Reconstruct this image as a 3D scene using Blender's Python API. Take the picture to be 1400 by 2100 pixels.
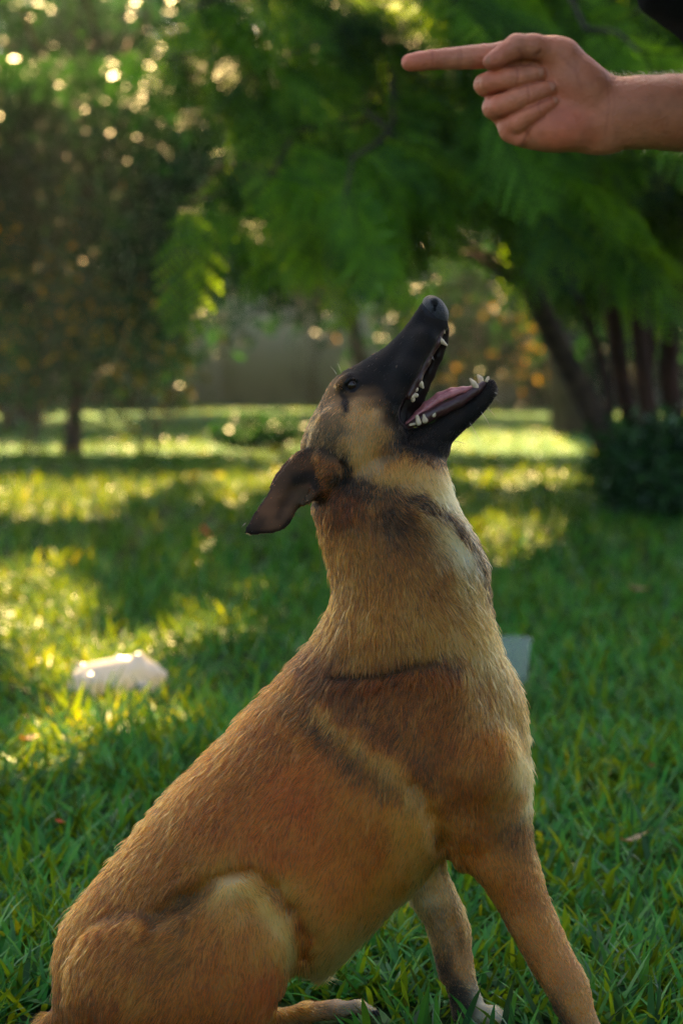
import bpy, math, random
import numpy as np
from mathutils import Vector, Matrix

for o in list(bpy.data.objects):
    bpy.data.objects.remove(o)
HAZE = 0.00055
SC = bpy.context.scene
COL = SC.collection
RNG = np.random.default_rng(11)
random.seed(5)

# ------------------------------------------------------------------ camera
FOCAL, SENSOR_W = 85.0, 24.0
FPX = 1400 * FOCAL / SENSOR_W            # focal length in pixels of the 1400 px wide photograph
CAM_H = 0.779
TILT = math.atan(330.0 / FPX)            # horizon at pixel row 720
D_DOG, D_HAND = 2.70, 2.30
cam_d = bpy.data.cameras.new('camera')
cam = bpy.data.objects.new('camera', cam_d)
COL.objects.link(cam)
cam.location = (0, 0, CAM_H)
cam.rotation_euler = (math.pi / 2 - TILT, 0, 0)
cam_d.sensor_fit = 'HORIZONTAL'
cam_d.sensor_width = SENSOR_W
cam_d.lens = FOCAL
cam_d.clip_start = 0.05
cam_d.clip_end = 2000
cam_d.dof.use_dof = True
cam_d.dof.focus_distance = D_DOG - 0.04
cam_d.dof.aperture_fstop = 5.4
cam_d.dof.aperture_blades = 0
SC.camera = cam

# ------------------------------------------------------------------ light
SUN_EL, SUN_AZ = math.radians(40), math.radians(-5)   # azimuth from +Y, negative to the left
SUN_DIR = np.array([math.sin(SUN_AZ) * math.cos(SUN_EL), math.cos(SUN_AZ) * math.cos(SUN_EL), math.sin(SUN_EL)])
world = bpy.data.worlds.new('World')
SC.world = world
world.use_nodes = True
wn = world.node_tree
sky = wn.nodes.new('ShaderNodeTexSky')
sky.sky_type = 'NISHITA'
sky.sun_disc = False
sky.sun_elevation = SUN_EL
sky.sun_rotation = SUN_AZ
sky.air_density = 1.0
sky.dust_density = 3.0
wn.links.new(sky.outputs[0], wn.nodes['Background'].inputs[0])
wn.nodes['Background'].inputs[1].default_value = 0.05
sun_d = bpy.data.lights.new('sun', 'SUN')
sun_d.energy = 5.0
sun_d.angle = math.radians(0.5)
sun_d.color = (1.0, 0.66, 0.28)
sun = bpy.data.objects.new('sun', sun_d)
COL.objects.link(sun)
sun.rotation_euler = Vector(-SUN_DIR).to_track_quat('-Z', 'Y').to_euler()
SC.view_settings.view_transform = 'Standard'
SC.view_settings.look = 'None'
SC.view_settings.exposure = 3.1
SC.view_settings.use_white_balance = True
SC.view_settings.white_balance_temperature = 6700
SC.view_settings.white_balance_tint = 10
SC.view_settings.gamma = 1
SC.view_settings.use_curve_mapping = False
SC.render.engine = 'CYCLES'
SC.cycles.use_denoising = True
SC.cycles.denoising_prefilter = 'NONE'
SC.cycles.max_bounces = 8
SC.cycles.diffuse_bounces = 3
SC.cycles.glossy_bounces = 3
SC.cycles.transmission_bounces = 6
SC.cycles.transparent_max_bounces = 8
SC.cycles.sample_clamp_indirect = 4
SC.cycles_curves.shape = 'RIBBONS'
SC.cycles_curves.subdivisions = 2

# ------------------------------------------------------------------ helpers
CT, ST = math.cos(TILT), math.sin(TILT)

def frame_to_world(p, dist):
    """points (photo column, photo row, depth in photo pixels) in the upright frame standing at dist -> metres"""
    p = np.asarray(p, float)
    s = FPX / dist
    a = (p[..., 0] - 700) / s
    b = -(p[..., 1] - 1050) / s
    c = dist + p[..., 2] / s
    return np.stack([a, c * CT + b * ST, CAM_H + b * CT - c * ST], -1)

def world_to_frame(w, dist):
    w = np.asarray(w, float)
    s = FPX / dist
    dz = w[..., 2] - CAM_H
    c = w[..., 1] * CT - dz * ST
    b = w[..., 1] * ST + dz * CT
    return np.stack([700 + w[..., 0] * s, 1050 - b * s, (c - dist) * s], -1)

def ground_at(px, py):
    """where the ground is seen at a photo pixel"""
    dx, dy = (px - 700) / FPX, -(py - 1050) / FPX
    d = np.array([dx, CT + dy * ST, dy * CT - ST])
    t = -CAM_H / d[2]
    return np.array([0, 0, CAM_H]) + d * t

def seen_at(px, py, Y):
    dx, dy = (px - 700) / FPX, -(py - 1050) / FPX
    d = np.array([dx, CT + dy * ST, dy * CT - ST])
    return np.array([0, 0, CAM_H]) + d * (Y / d[1])

def ground_row(z, dist, cx=None):
    """frame row where the ground is at frame depth z (frame at dist)"""
    s = FPX / dist
    c = dist + z / s
    b = (c * ST - CAM_H) / CT
    return 1050 - b * s

def lin(c):
    c = np.asarray(c, float) / 255.0
    return np.where(c <= 0.04045, c / 12.92, ((c + 0.055) / 1.055) ** 2.4)

def hash3(i, j, k, seed=0):
    n = (i.astype(np.int64) * 73856093) ^ (j.astype(np.int64) * 19349663) ^ (k.astype(np.int64) * 83492791) ^ (seed * 2654435761)
    n = (n ^ (n >> 13)) * 1274126177
    n = n & 0x7fffffff
    n = (n ^ (n >> 16)) * 60493
    return (n & 0xffff) / 65535.0

def noise(p, scale, seed=0):
    """smooth value noise, 0..1"""
    q = np.asarray(p, float) / scale
    i = np.floor(q).astype(np.int64)
    f = q - i
    f = f * f * (3 - 2 * f)
    out = 0
    for a in (0, 1):
        wa = f[..., 0] if a else 1 - f[..., 0]
        for b in (0, 1):
            wb = f[..., 1] if b else 1 - f[..., 1]
            for c in (0, 1):
                wc = f[..., 2] if c else 1 - f[..., 2]
                out = out + wa * wb * wc * hash3(i[..., 0] + a, i[..., 1] + b, i[..., 2] + c, seed)
    return out

def props(o, label=None, cat=None, group=None, kind=None):
    if label: o['label'] = label
    if cat: o['category'] = cat
    if group: o['group'] = group
    if kind: o['kind'] = kind
    return o

def link(o, parent=None):
    COL.objects.link(o)
    if parent is not None:
        o.parent = parent
        o.matrix_parent_inverse = Matrix.Identity(4)
    return o

def empty(name, loc=(0, 0, 0), **kw):
    o = bpy.data.objects.new(name, None)
    o.location = loc
    o.empty_display_size = 0.1
    COL.objects.link(o)
    return props(o, **kw)

def mesh_np(name, V, F, mat, parent=None, smooth=True, attrs=None, origin=None):
    """V (n,3); F (m,3) or (m,4) or list of such arrays; attrs: {name: (n,4) colour or (n,) float}"""
    V = np.asarray(V, np.float32)
    if origin is not None:
        V = V - np.asarray(origin, np.float32)
    Fs = F if isinstance(F, list) else [F]
    Fs = [np.asarray(f, np.int32) for f in Fs if len(f)]
    me = bpy.data.meshes.new(name)
    nl = sum(f.size for f in Fs)
    nf = sum(len(f) for f in Fs)
    me.vertices.add(len(V)); me.vertices.foreach_set('co', V.ravel())
    me.loops.add(nl); me.loops.foreach_set('vertex_index', np.concatenate([f.ravel() for f in Fs]))
    starts = []
    s = 0
    for f in Fs:
        starts.append(s + np.arange(len(f)) * f.shape[1]); s += f.size
    me.polygons.add(nf)
    me.polygons.foreach_set('loop_start', np.concatenate(starts).astype(np.int32))
    if smooth:
        me.polygons.foreach_set('use_smooth', np.ones(nf, bool))
    me.update(calc_edges=True)
    for k, a in (attrs or {}).items():
        a = np.asarray(a, np.float32)
        if a.ndim == 1:
            at = me.attributes.new(k, 'FLOAT', 'POINT'); at.data.foreach_set('value', a)
        else:
            if a.shape[1] == 3:
                a = np.concatenate([a, np.ones((len(a), 1), np.float32)], 1)
            at = me.attributes.new(k, 'FLOAT_COLOR', 'POINT'); at.data.foreach_set('color', a.ravel())
    for m in (mat if isinstance(mat, list) else [mat]):
        me.materials.append(m)
    o = bpy.data.objects.new(name, me)
    if origin is not None:
        o.location = origin
    return link(o, parent)

def spline(pts, n=6, closed=True):
    """Catmull-Rom through control points (any dimension)"""
    P = np.asarray(pts, float)
    m = len(P)
    out = []
    rng = range(m) if closed else range(m - 1)
    t = np.linspace(0, 1, n, endpoint=False)[:, None]
    for i in rng:
        if closed:
            p0, p1, p2, p3 = P[i - 1], P[i], P[(i + 1) % m], P[(i + 2) % m]
        else:
            p0, p1, p2, p3 = P[max(i - 1, 0)], P[i], P[i + 1], P[min(i + 2, m - 1)]
        out.append(0.5 * (2 * p1 + (p2 - p0) * t + (2 * p0 - 5 * p1 + 4 * p2 - p3) * t ** 2 + (3 * p1 - p0 - 3 * p2 + p3) * t ** 3))
    if not closed:
        out.append(P[-1:])
    return np.concatenate(out)

def tube(path, radii, n=8, flat=1.0, cap=True):
    """swept tube; returns V, F(quads), caps(tris)"""
    P = np.asarray(path, float); R = np.asarray(radii, float)
    T = np.gradient(P, axis=0); T /= np.linalg.norm(T, axis=1)[:, None] + 1e-12
    up = np.array([0, 0, 1.0]) if abs(T[0][2]) < 0.9 else np.array([1.0, 0, 0])
    V = []
    a = np.linspace(0, 2 * np.pi, n, endpoint=False)
    for i in range(len(P)):
        s = np.cross(T[i], up); s /= np.linalg.norm(s) + 1e-12
        u = np.cross(s, T[i]); up = u
        V.append(P[i] + R[i] * (np.cos(a)[:, None] * s + flat * np.sin(a)[:, None] * u))
    V = np.concatenate(V)
    F = []
    for i in range(len(P) - 1):
        for k in range(n):
            F.append((i * n + k, i * n + (k + 1) % n, (i + 1) * n + (k + 1) % n, (i + 1) * n + k))
    tr = []
    if cap:
        c0, c1 = len(V), len(V) + 1
        V = np.concatenate([V, P[:1], P[-1:]])
        b = (len(P) - 1) * n
        for k in range(n):
            tr.append((c0, (k + 1) % n, k)); tr.append((c1, b + k, b + (k + 1) % n))
    return V, np.array(F, np.int32), np.array(tr, np.int32).reshape(-1, 3)

class Geo:
    """collects pieces of geometry into one mesh"""
    def __init__(s): s.V, s.Q, s.T, s.A, s.n = [], [], [], [], 0
    def add(s, V, Q=None, T=None, a=0.5):
        V = np.asarray(V, float)
        s.V.append(V)
        if Q is not None and len(Q): s.Q.append(np.asarray(Q) + s.n)
        if T is not None and len(T): s.T.append(np.asarray(T) + s.n)
        s.A.append(np.full(len(V), a) if np.isscalar(a) else np.asarray(a)); s.n += len(V)
        return s
    def build(s, name, mat, parent=None, origin=None, smooth=True):
        F = []
        if s.Q: F.append(np.concatenate(s.Q))
        if s.T: F.append(np.concatenate(s.T))
        return mesh_np(name, np.concatenate(s.V), F, mat, parent, smooth, {'tint': np.concatenate(s.A)}, origin)

# ---- implicit surfaces
class Field:
    def __init__(s, lo, hi, h):
        s.h = h
        s.ax = [np.arange(lo[i], hi[i] + h, h, dtype=np.float32) for i in range(3)]
        s.F = np.full([len(a) for a in s.ax], -60, np.float32)
        s.lo = np.array(lo, float)
    def sub(s, lo, hi):
        sl = []
        for i in range(3):
            a = max(0, int((lo[i] - s.ax[i][0]) / s.h)); b = min(len(s.ax[i]), int((hi[i] - s.ax[i][0]) / s.h) + 2)
            sl.append(slice(a, max(a, b)))
        g = [s.ax[i][sl[i]] for i in range(3)]
        return tuple(sl), g[0][:, None, None], g[1][None, :, None], g[2][None, None, :]
    def join(s, sl, f, k):
        a = s.F[sl]
        if k > 0:
            hh = np.maximum(k - np.abs(a - f), 0) / k
            s.F[sl] = np.maximum(a, f) + hh * hh * k * 0.25
        else:
            s.F[sl] = np.maximum(a, f)
    def cut(s, sl, f, k):
        a = s.F[sl]; b = -f
        hh = np.maximum(k - np.abs(a - b), 0) / max(k, 1e-6)
        s.F[sl] = np.minimum(a, b) - hh * hh * k * 0.25
    def chain(s, pts, k=10, cut=False, flat=None):
        """round cones through (x,y,z,r)"""
        P = np.asarray(pts, float)
        for a, b in zip(P[:-1], P[1:]):
            R = max(a[3], b[3]) + 45
            lo = np.minimum(a[:3], b[:3]) - R; hi = np.maximum(a[:3], b[:3]) + R
            sl, X, Y, Z = s.sub(lo, hi)
            d = b[:3] - a[:3]; L2 = d @ d + 1e-9
            t = np.clip(((X - a[0]) * d[0] + (Y - a[1]) * d[1] + (Z - a[2]) * d[2]) / L2, 0, 1)
            q = np.sqrt((X - a[0] - t * d[0]) ** 2 + (Y - a[1] - t * d[1]) ** 2 + (Z - a[2] - t * d[2]) ** 2)
            f = (a[3] + (b[3] - a[3]) * t - q).astype(np.float32)
            (s.cut if cut else s.join)(sl, f, k)
    def ell(s, c, r, ang=0, k=15, cut=False):
        """ellipsoid, turned by ang degrees in the picture plane"""
        R = max(r) + 45
        sl, X, Y, Z = s.sub(np.array(c) - R, np.array(c) + R)
        ca, sa = math.cos(math.radians(ang)), math.sin(math.radians(ang))
        u = ((X - c[0]) * ca + (Y - c[1]) * sa) / r[0]; v = (-(X - c[0]) * sa + (Y - c[1]) * ca) / r[1]; w = (Z - c[2]) / r[2]
        q = np.sqrt(u * u + v * v + w * w) + 1e-6
        q2 = np.sqrt((u / r[0]) ** 2 + (v / r[1]) ** 2 + (w / r[2]) ** 2) + 1e-9
        f = (-(q * (q - 1) / q2)).astype(np.float32)
        (s.cut if cut else s.join)(sl, f, k)
    def inflate(s, poly, k, zc=0.0, blend=12, inset=0.0, n=5, cut=False, full=1):
        """a closed outline in the picture plane blown up into a rounded body; k scales its depth"""
        P = spline(poly, n)
        m = 50
        lo2, hi2 = P.min(0) - m, P.max(0) + m
        sl, X, Y, Z = s.sub((lo2[0], lo2[1], -1e9 if False else s.ax[2][0]), (hi2[0], hi2[1], s.ax[2][-1]))
        x, y = X[:, 0, 0], Y[0, :, 0]
        sd = poly_sdf(P, x[:, None], y[None, :]) - inset
        u = poisson(sd, s.h)
        if full != 1: um = u.max(); u = um * (u / um) ** full
        gx, gy = np.gradient(u, s.h)
        gm = np.sqrt(gx * gx + gy * gy)
        edge = (sd > 0) & (sd < 3 * s.h)
        sl0 = np.median(gm[edge]) if edge.any() else 50.0
        u = np.where(sd > 0, u, sl0 * sd)
        gm = np.where(sd > 0, gm, sl0)
        zz = zc(x[:, None], y[None, :]) if callable(zc) else zc
        dz = (Z - (zz[:, :, None] if not np.isscalar(zz) else zz))
        kk = k(x[:, None], y[None, :])[:, :, None] if callable(k) else k
        f = (u[:, :, None] - (dz / kk) ** 2) / np.sqrt(gm[:, :, None] ** 2 + 4 * (dz / kk ** 2) ** 2 + np.maximum(u, 0)[:, :, None] + 1)
        f = np.maximum(f, -60).astype(np.float32)
        (s.cut if cut else s.join)(sl, f, blend)
    def prism(s, poly, z0, z1, k=4, n=4):
        """cut a straight-walled hole"""
        P = spline(poly, n)
        lo2, hi2 = P.min(0) - 20, P.max(0) + 20
        sl, X, Y, Z = s.sub((lo2[0], lo2[1], z0 - 20), (hi2[0], hi2[1], z1 + 20))
        sd = poly_sdf(P, X[:, 0, 0][:, None], Y[0, :, 0][None, :])[:, :, None]
        f = np.minimum(np.minimum(sd + 0 * Z, Z - z0), z1 - Z).astype(np.float32)
        s.cut(sl, f, k)
    def mesh(s, smooth=2):
        return surface_nets(s.F, s.lo, s.h, smooth)

def poly_sdf(P, x, y):
    """signed distance to a polygon, positive inside"""
    d = np.full(np.broadcast(x, y).shape, 1e9); ins = np.zeros(d.shape, bool)
    Q = np.roll(P, -1, 0)
    for (ax, ay), (bx, by) in zip(P, Q):
        ex, ey = bx - ax, by - ay
        L = ex * ex + ey * ey
        if L < 1e-9: continue
        t = np.clip(((x - ax) * ex + (y - ay) * ey) / L, 0, 1)
        d = np.minimum(d, (x - ax - t * ex) ** 2 + (y - ay - t * ey) ** 2)
        c = (ay > y) != (by > y)
        ins ^= c & (x < ex * (y - ay) / (ey if abs(ey) > 1e-9 else 1e-9) + ax)
    d = np.sqrt(d)
    return np.where(ins, d, -d)

def poisson(sd, h):
    """height squared of the blown-up outline"""
    def solve(sd, h, u, it):
        m = sd > 0
        for _ in range(it):
            p = np.pad(u, 1)
            u = np.where(m, 0.25 * (p[2:, 1:-1] + p[:-2, 1:-1] + p[1:-1, 2:] + p[1:-1, :-2] + 3.0 * h * h), 0)
        return u
    lv = [8, 4, 2, 1]
    u = None
    for q in lv:
        s = sd[::q, ::q]
        if u is None:
            u = np.zeros(s.shape)
            u = solve(s, h * q, u, 400)
        else:
            u = np.repeat(np.repeat(u, 2, 0), 2, 1)
            u = np.pad(u, ((0, max(0, s.shape[0] - u.shape[0])), (0, max(0, s.shape[1] - u.shape[1]))))[:s.shape[0], :s.shape[1]]
            u = solve(s, h * q, u, {4: 200, 2: 120, 1: 60}[q])
    return u

def surface_nets(F, lo, h, smooth=2):
    S = F > 0
    nx, ny, nz = F.shape
    c = [S[i:nx - 1 + i, j:ny - 1 + j, k:nz - 1 + k] for i in (0, 1) for j in (0, 1) for k in (0, 1)]
    cnt = sum(a.astype(np.int8) for a in c)
    act = (cnt > 0) & (cnt < 8)
    idx = np.full(act.shape, -1, np.int64)
    I = np.argwhere(act)
    idx[act] = np.arange(len(I))
    corner = np.array([(i, j, k) for i in (0, 1) for j in (0, 1) for k in (0, 1)])
    vals = np.stack([F[I[:, 0] + a, I[:, 1] + b, I[:, 2] + d] for a, b, d in corner], 1)
    acc = np.zeros((len(I), 3)); n = np.zeros(len(I))
    for a in range(8):
        for b in range(a + 1, 8):
            if np.abs(corner[a] - corner[b]).sum() != 1: continue
            va, vb = vals[:, a], vals[:, b]
            m = (va > 0) != (vb > 0)
            t = va[m] / (va[m] - vb[m])
            acc[m] += corner[a] + t[:, None] * (corner[b] - corner[a]); n[m] += 1
    V = (I + acc / n[:, None]) * h + lo
    Q = []
    for ax in range(3):
        A = [slice(None)] * 3; B = [slice(None)] * 3
        A[ax] = slice(0, -1); B[ax] = slice(1, None)
        a, b = S[tuple(A)], S[tuple(B)]
        e = np.argwhere(a != b)
        o1, o2 = [i for i in range(3) if i != ax]
        e = e[(e[:, o1] > 0) & (e[:, o2] > 0) & (e[:, o1] < F.shape[o1] - 1) & (e[:, o2] < F.shape[o2] - 1)]
        ins = a[e[:, 0], e[:, 1], e[:, 2]]
        d1 = np.zeros(3, int); d1[o1] = 1
        d2 = np.zeros(3, int); d2[o2] = 1
        q = np.stack([idx[tuple((e - d1 - d2).T)], idx[tuple((e - d2).T)], idx[tuple(e.T)], idx[tuple((e - d1).T)]], 1)
        flip = ins if ax != 1 else ~ins
        q[~flip] = q[~flip][:, ::-1]
        Q.append(q)
    Q = np.concatenate(Q)
    Q = Q[(Q >= 0).all(1)]
    for _ in range(smooth):
        acc = np.zeros_like(V); n = np.zeros(len(V))
        for a, b in ((0, 1), (1, 2), (2, 3), (3, 0)):
            for p, q in ((a, b), (b, a)):
                for dim in range(3):
                    acc[:, dim] += np.bincount(Q[:, p], V[Q[:, q], dim], len(V))
                n += np.bincount(Q[:, p], minlength=len(V))
        V = 0.4 * V + 0.6 * acc / np.maximum(n, 1)[:, None]
    return V, Q

def largest(V, Q):
    """keep only the biggest connected piece"""
    lab = np.arange(len(V))
    while True:
        m = lab[Q].min(1); new = lab.copy()
        for j in range(Q.shape[1]): np.minimum.at(new, Q[:, j], m)
        if (new == lab).all(): break
        lab = new
    ids, cnt = np.unique(lab, return_counts=True)
    k = lab == ids[cnt.argmax()]
    idx = np.cumsum(k) - 1
    return V[k], idx[Q[k[Q].all(1)]]

def vert_normals(V, Q):
    a = V[Q[:, 2]] - V[Q[:, 0]]; b = V[Q[:, 3 if Q.shape[1] == 4 else 1]] - V[Q[:, 1 if Q.shape[1] == 4 else 0]]
    n = np.cross(a, b) if Q.shape[1] == 4 else np.cross(V[Q[:, 1]] - V[Q[:, 0]], V[Q[:, 2]] - V[Q[:, 0]])
    out = np.zeros_like(V)
    for j in range(Q.shape[1]):
        for d in range(3):
            out[:, d] += np.bincount(Q[:, j], n[:, d], len(V))
    return out / (np.linalg.norm(out, axis=1)[:, None] + 1e-12)

def curves_obj(name, P, R, C, mat, parent=None):
    """P (n,k,3) strands, R (n,k) radii, C (n,k,3) colours"""
    n, k = P.shape[:2]
    cu = bpy.data.hair_curves.new(name)
    cu.add_curves([k] * n)
    cu.attributes['position'].data.foreach_set('vector', P.astype(np.float32).ravel())
    if 'radius' not in cu.attributes: cu.attributes.new('radius', 'FLOAT', 'POINT')
    cu.attributes['radius'].data.foreach_set('value', R.astype(np.float32).ravel())
    at = cu.attributes.new('coat', 'FLOAT_COLOR', 'POINT')
    at.data.foreach_set('color', np.concatenate([C, np.ones((n, k, 1))], 2).astype(np.float32).ravel())
    cu.materials.append(mat)
    o = bpy.data.objects.new(name, cu)
    return link(o, parent)

# ---- materials
def material(name):
    m = bpy.data.materials.new(name); m.use_nodes = True
    nt = m.node_tree
    return m, nt, nt.nodes['Principled BSDF']

def N(nt, t, **kw):
    n = nt.nodes.new(t)
    for k, v in kw.items():
        if k.startswith('i_'): n.inputs[k[2:].replace('_', ' ')].default_value = v
        else: setattr(n, k, v)
    return n

def ramp(nt, fac, stops):
    r = nt.nodes.new('ShaderNodeValToRGB')
    el = r.color_ramp.elements
    while len(el) < len(stops): el.new(0.5)
    for e, (p, c) in zip(el, stops):
        e.position = p; e.color = (*c, 1)
    nt.links.new(fac, r.inputs[0])
    return r.outputs[0]

def mat_noise(name, c1, c2, scale=8, rough=0.7, bump=0.2, c3=None, coords='Object', detail=6, spec=0.3):
    m, nt, b = material(name)
    tc = N(nt, 'ShaderNodeTexCoord')
    nz = N(nt, 'ShaderNodeTexNoise'); nz.inputs['Scale'].default_value = scale; nz.inputs['Detail'].default_value = detail
    nt.links.new(tc.outputs[coords], nz.inputs['Vector'])
    st = [(0.32, c1), (0.68, c2)] if c3 is None else [(0.28, c1), (0.5, c2), (0.72, c3)]
    nt.links.new(ramp(nt, nz.outputs[0], st), b.inputs['Base Color'])
    b.inputs['Roughness'].default_value = rough
    b.inputs['Specular IOR Level'].default_value = spec
    if bump:
        bp = N(nt, 'ShaderNodeBump'); bp.inputs['Strength'].default_value = bump; bp.inputs['Distance'].default_value = 0.02
        nt.links.new(nz.outputs[0], bp.inputs['Height']); nt.links.new(bp.outputs[0], b.inputs['Normal'])
    return m

def mat_leaf(name, stops, trans=0.45, rough=0.45, tcol=None, spec=0.4):
    """leaf / grass blade: colour from the 'tint' attribute, light passes through"""
    m, nt, b = material(name)
    at = N(nt, 'ShaderNodeAttribute', attribute_name='tint')
    col = ramp(nt, at.outputs['Fac'], stops)
    nt.links.new(col, b.inputs['Base Color'])
    b.inputs['Roughness'].default_value = rough
    b.inputs['Specular IOR Level'].default_value = spec
    tr = N(nt, 'ShaderNodeBsdfTranslucent')
    mx = N(nt, 'ShaderNodeMix', data_type='RGBA', blend_type='MULTIPLY'); mx.inputs[0].default_value = 1.0
    nt.links.new(col, mx.inputs[6]); mx.inputs[7].default_value = (*(tcol or (1.6, 1.5, 0.5)), 1)
    nt.links.new(mx.outputs[2], tr.inputs[0])
    ms = N(nt, 'ShaderNodeMixShader'); ms.inputs[0].default_value = trans
    nt.links.new(b.outputs[0], ms.inputs[1]); nt.links.new(tr.outputs[0], ms.inputs[2])
    nt.links.new(ms.outputs[0], nt.nodes['Material Output'].inputs[0])
    return m

# ------------------------------------------------------------------ where the sun comes through the leaves
SUNLIT = [[(-120, 975), (330, 968), (440, 988), (310, 1030), (120, 1082), (-120, 1092)],
          [(430, 1010), (500, 965), (640, 952), (640, 990), (560, 1020), (450, 1050)],
          [(935, 1085), (1000, 1070), (1130, 1075), (1170, 1120), (1140, 1195), (1020, 1190), (960, 1140)],
          [(-80, 1240), (60, 1170), (110, 1150), (185, 1155), (165, 1220), (60, 1300), (-80, 1400)],
          [(405, 1130), (450, 1160), (450, 1300), (390, 1340), (330, 1400), (370, 1480), (320, 1560), (290, 1610), (120, 1640), (-40, 1690), (10, 1540), (150, 1450), (180, 1330), (330, 1310), (355, 1260)],
          [(900, 975), (1220, 965), (1240, 1010), (920, 1015)],
          [(120, 1290), (365, 1270), (365, 1460), (120, 1470)],
          [(-300, 836), (300, 832), (900, 834), (880, 915), (520, 940), (100, 925), (-300, 930)],
          [(900, 834), (1260, 840), (1230, 930), (930, 935)]]
SUNLIT_G = [np.array([ground_at(*p)[:2] for p in poly]) for poly in SUNLIT]

def lets_sun_through(P):
    """True for leaf positions that would shade one of the sunny places on the grass"""
    t = P[:, 2] / SUN_DIR[2]
    gx, gy = P[:, 0] - SUN_DIR[0] * t, P[:, 1] - SUN_DIR[1] * t
    q = np.stack([gx, gy, 0 * gx], 1)
    jx = (noise(q, .35, 31) - .5) * .35; jy = (noise(q, .8, 32) - .5) * .9
    out = np.zeros(len(P), bool)
    for i, g in enumerate(SUNLIT_G):
        out |= poly_sdf(g, gx + jx, gy + jy) > (-.03 if i != 5 else .1)
    return out

def sun_on_fronds(P, ymin=11.0):
    t = (P[:, 1] - 9.5) / SUN_DIR[1]
    x, z = P[:, 0] - SUN_DIR[0] * t, P[:, 2] - SUN_DIR[2] * t
    q = np.stack([x, z, 0 * x], 1)
    n = noise(q, .5, 41) * .6 + noise(q, .2, 42) * .4
    return (z > .95) & (z < 2.2) & (n > .43 - .14 * np.clip(x, -1.5, 1.2) + (x < -.45) * .5) & (P[:, 1] > ymin)

def sun_on_left(P):
    t = (P[:, 1] - 17.5) / SUN_DIR[1]
    x, z = P[:, 0] - SUN_DIR[0] * t, P[:, 2] - SUN_DIR[2] * t
    n = noise(np.stack([x, z, 0 * x], 1), .22, 45)
    return (P[:, 1] > 18.6) & (x > -2.9) & (x < -.9) & (z > .2) & (z < 2.3) & (n > .5)

# ------------------------------------------------------------------ ground and grass
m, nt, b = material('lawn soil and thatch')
tc = N(nt, 'ShaderNodeTexCoord')
n1 = N(nt, 'ShaderNodeTexNoise'); n1.inputs['Scale'].default_value = 0.55; n1.inputs['Detail'].default_value = 8
n2 = N(nt, 'ShaderNodeTexNoise'); n2.inputs['Scale'].default_value = 26; n2.inputs['Detail'].default_value = 6
nt.links.new(tc.outputs['Object'], n1.inputs['Vector']); nt.links.new(tc.outputs['Object'], n2.inputs['Vector'])
c1 = ramp(nt, n1.outputs[0], [(.32, (.035, .024, .012)), (.42, (.022, .045, .010)), (.7, (.03, .07, .014))])
c2 = ramp(nt, n2.outputs[0], [(.3, (.35, .33, .28)), (.7, (1.25, 1.2, 1.1))])
# the far part of the lawn is mown short; paler green paints in hazy sunlight
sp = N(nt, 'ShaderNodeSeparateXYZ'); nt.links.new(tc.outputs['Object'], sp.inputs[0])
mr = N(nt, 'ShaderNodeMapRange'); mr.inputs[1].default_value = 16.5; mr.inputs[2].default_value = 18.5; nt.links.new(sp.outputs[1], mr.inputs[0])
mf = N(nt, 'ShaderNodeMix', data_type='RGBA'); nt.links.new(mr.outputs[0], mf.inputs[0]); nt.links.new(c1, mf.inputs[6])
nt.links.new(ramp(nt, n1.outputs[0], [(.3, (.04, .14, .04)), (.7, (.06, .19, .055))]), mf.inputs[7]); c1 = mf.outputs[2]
mx = N(nt, 'ShaderNodeMix', data_type='RGBA', blend_type='MULTIPLY'); mx.inputs[0].default_value = 1
nt.links.new(c1, mx.inputs[6]); nt.links.new(c2, mx.inputs[7]); nt.links.new(mx.outputs[2], b.inputs['Base Color'])
b.inputs['Roughness'].default_value = .9; b.inputs['Specular IOR Level'].default_value = .1
bp = N(nt, 'ShaderNodeBump'); bp.inputs['Strength'].default_value = .8; bp.inputs['Distance'].default_value = .05
nt.links.new(n2.outputs[0], bp.inputs['Height']); nt.links.new(bp.outputs[0], b.inputs['Normal'])
xs = np.concatenate([np.linspace(-300, -25, 8), np.linspace(-20, 20, 41), np.linspace(25, 300, 8)])
ys = np.concatenate([np.linspace(-60, -2, 6), np.linspace(0, 40, 41), np.linspace(45, 600, 10)])
gx, gy = np.meshgrid(xs, ys, indexing='ij')
gz = np.where(gy > 6, (noise(np.stack([gx, gy, 0 * gx], -1), 4.0, 51) - .5) * .10 * np.clip((gy - 6) / 6, 0, 1), 0)
gi = np.arange(gx.size).reshape(gx.shape)
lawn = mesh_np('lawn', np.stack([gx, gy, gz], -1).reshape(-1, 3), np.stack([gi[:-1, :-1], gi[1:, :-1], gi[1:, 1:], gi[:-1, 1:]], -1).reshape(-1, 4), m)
props(lawn, kind='structure')

m_grass = mat_leaf('grass blade', [(0, (.005, .035, .008)), (.3, (.010, .13, .014)), (.65, (.022, .24, .018)), (.93, (.05, .30, .025)), (1, (.06, .28, .04))], trans=.37, rough=.46, tcol=(10.5, 1.25, .2), spec=.22)

# pressed flat under the dog and its paws
NO_GRASS = [(*ground_at(px_, py_)[:2], rr_) for px_, py_, rr_ in [(600, 2098, .05), (660, 2110, .06), (720, 2108, .06), (765, 2100, .045), (690, 2135, .05), (560, 2115, .05), (1000, 2112, .05), (960, 2112, .045), (1030, 2125, .04), (300, 2160, .2), (430, 2160, .17), (1230, 2185, .07), (560, 2190, .1)]]

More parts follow.
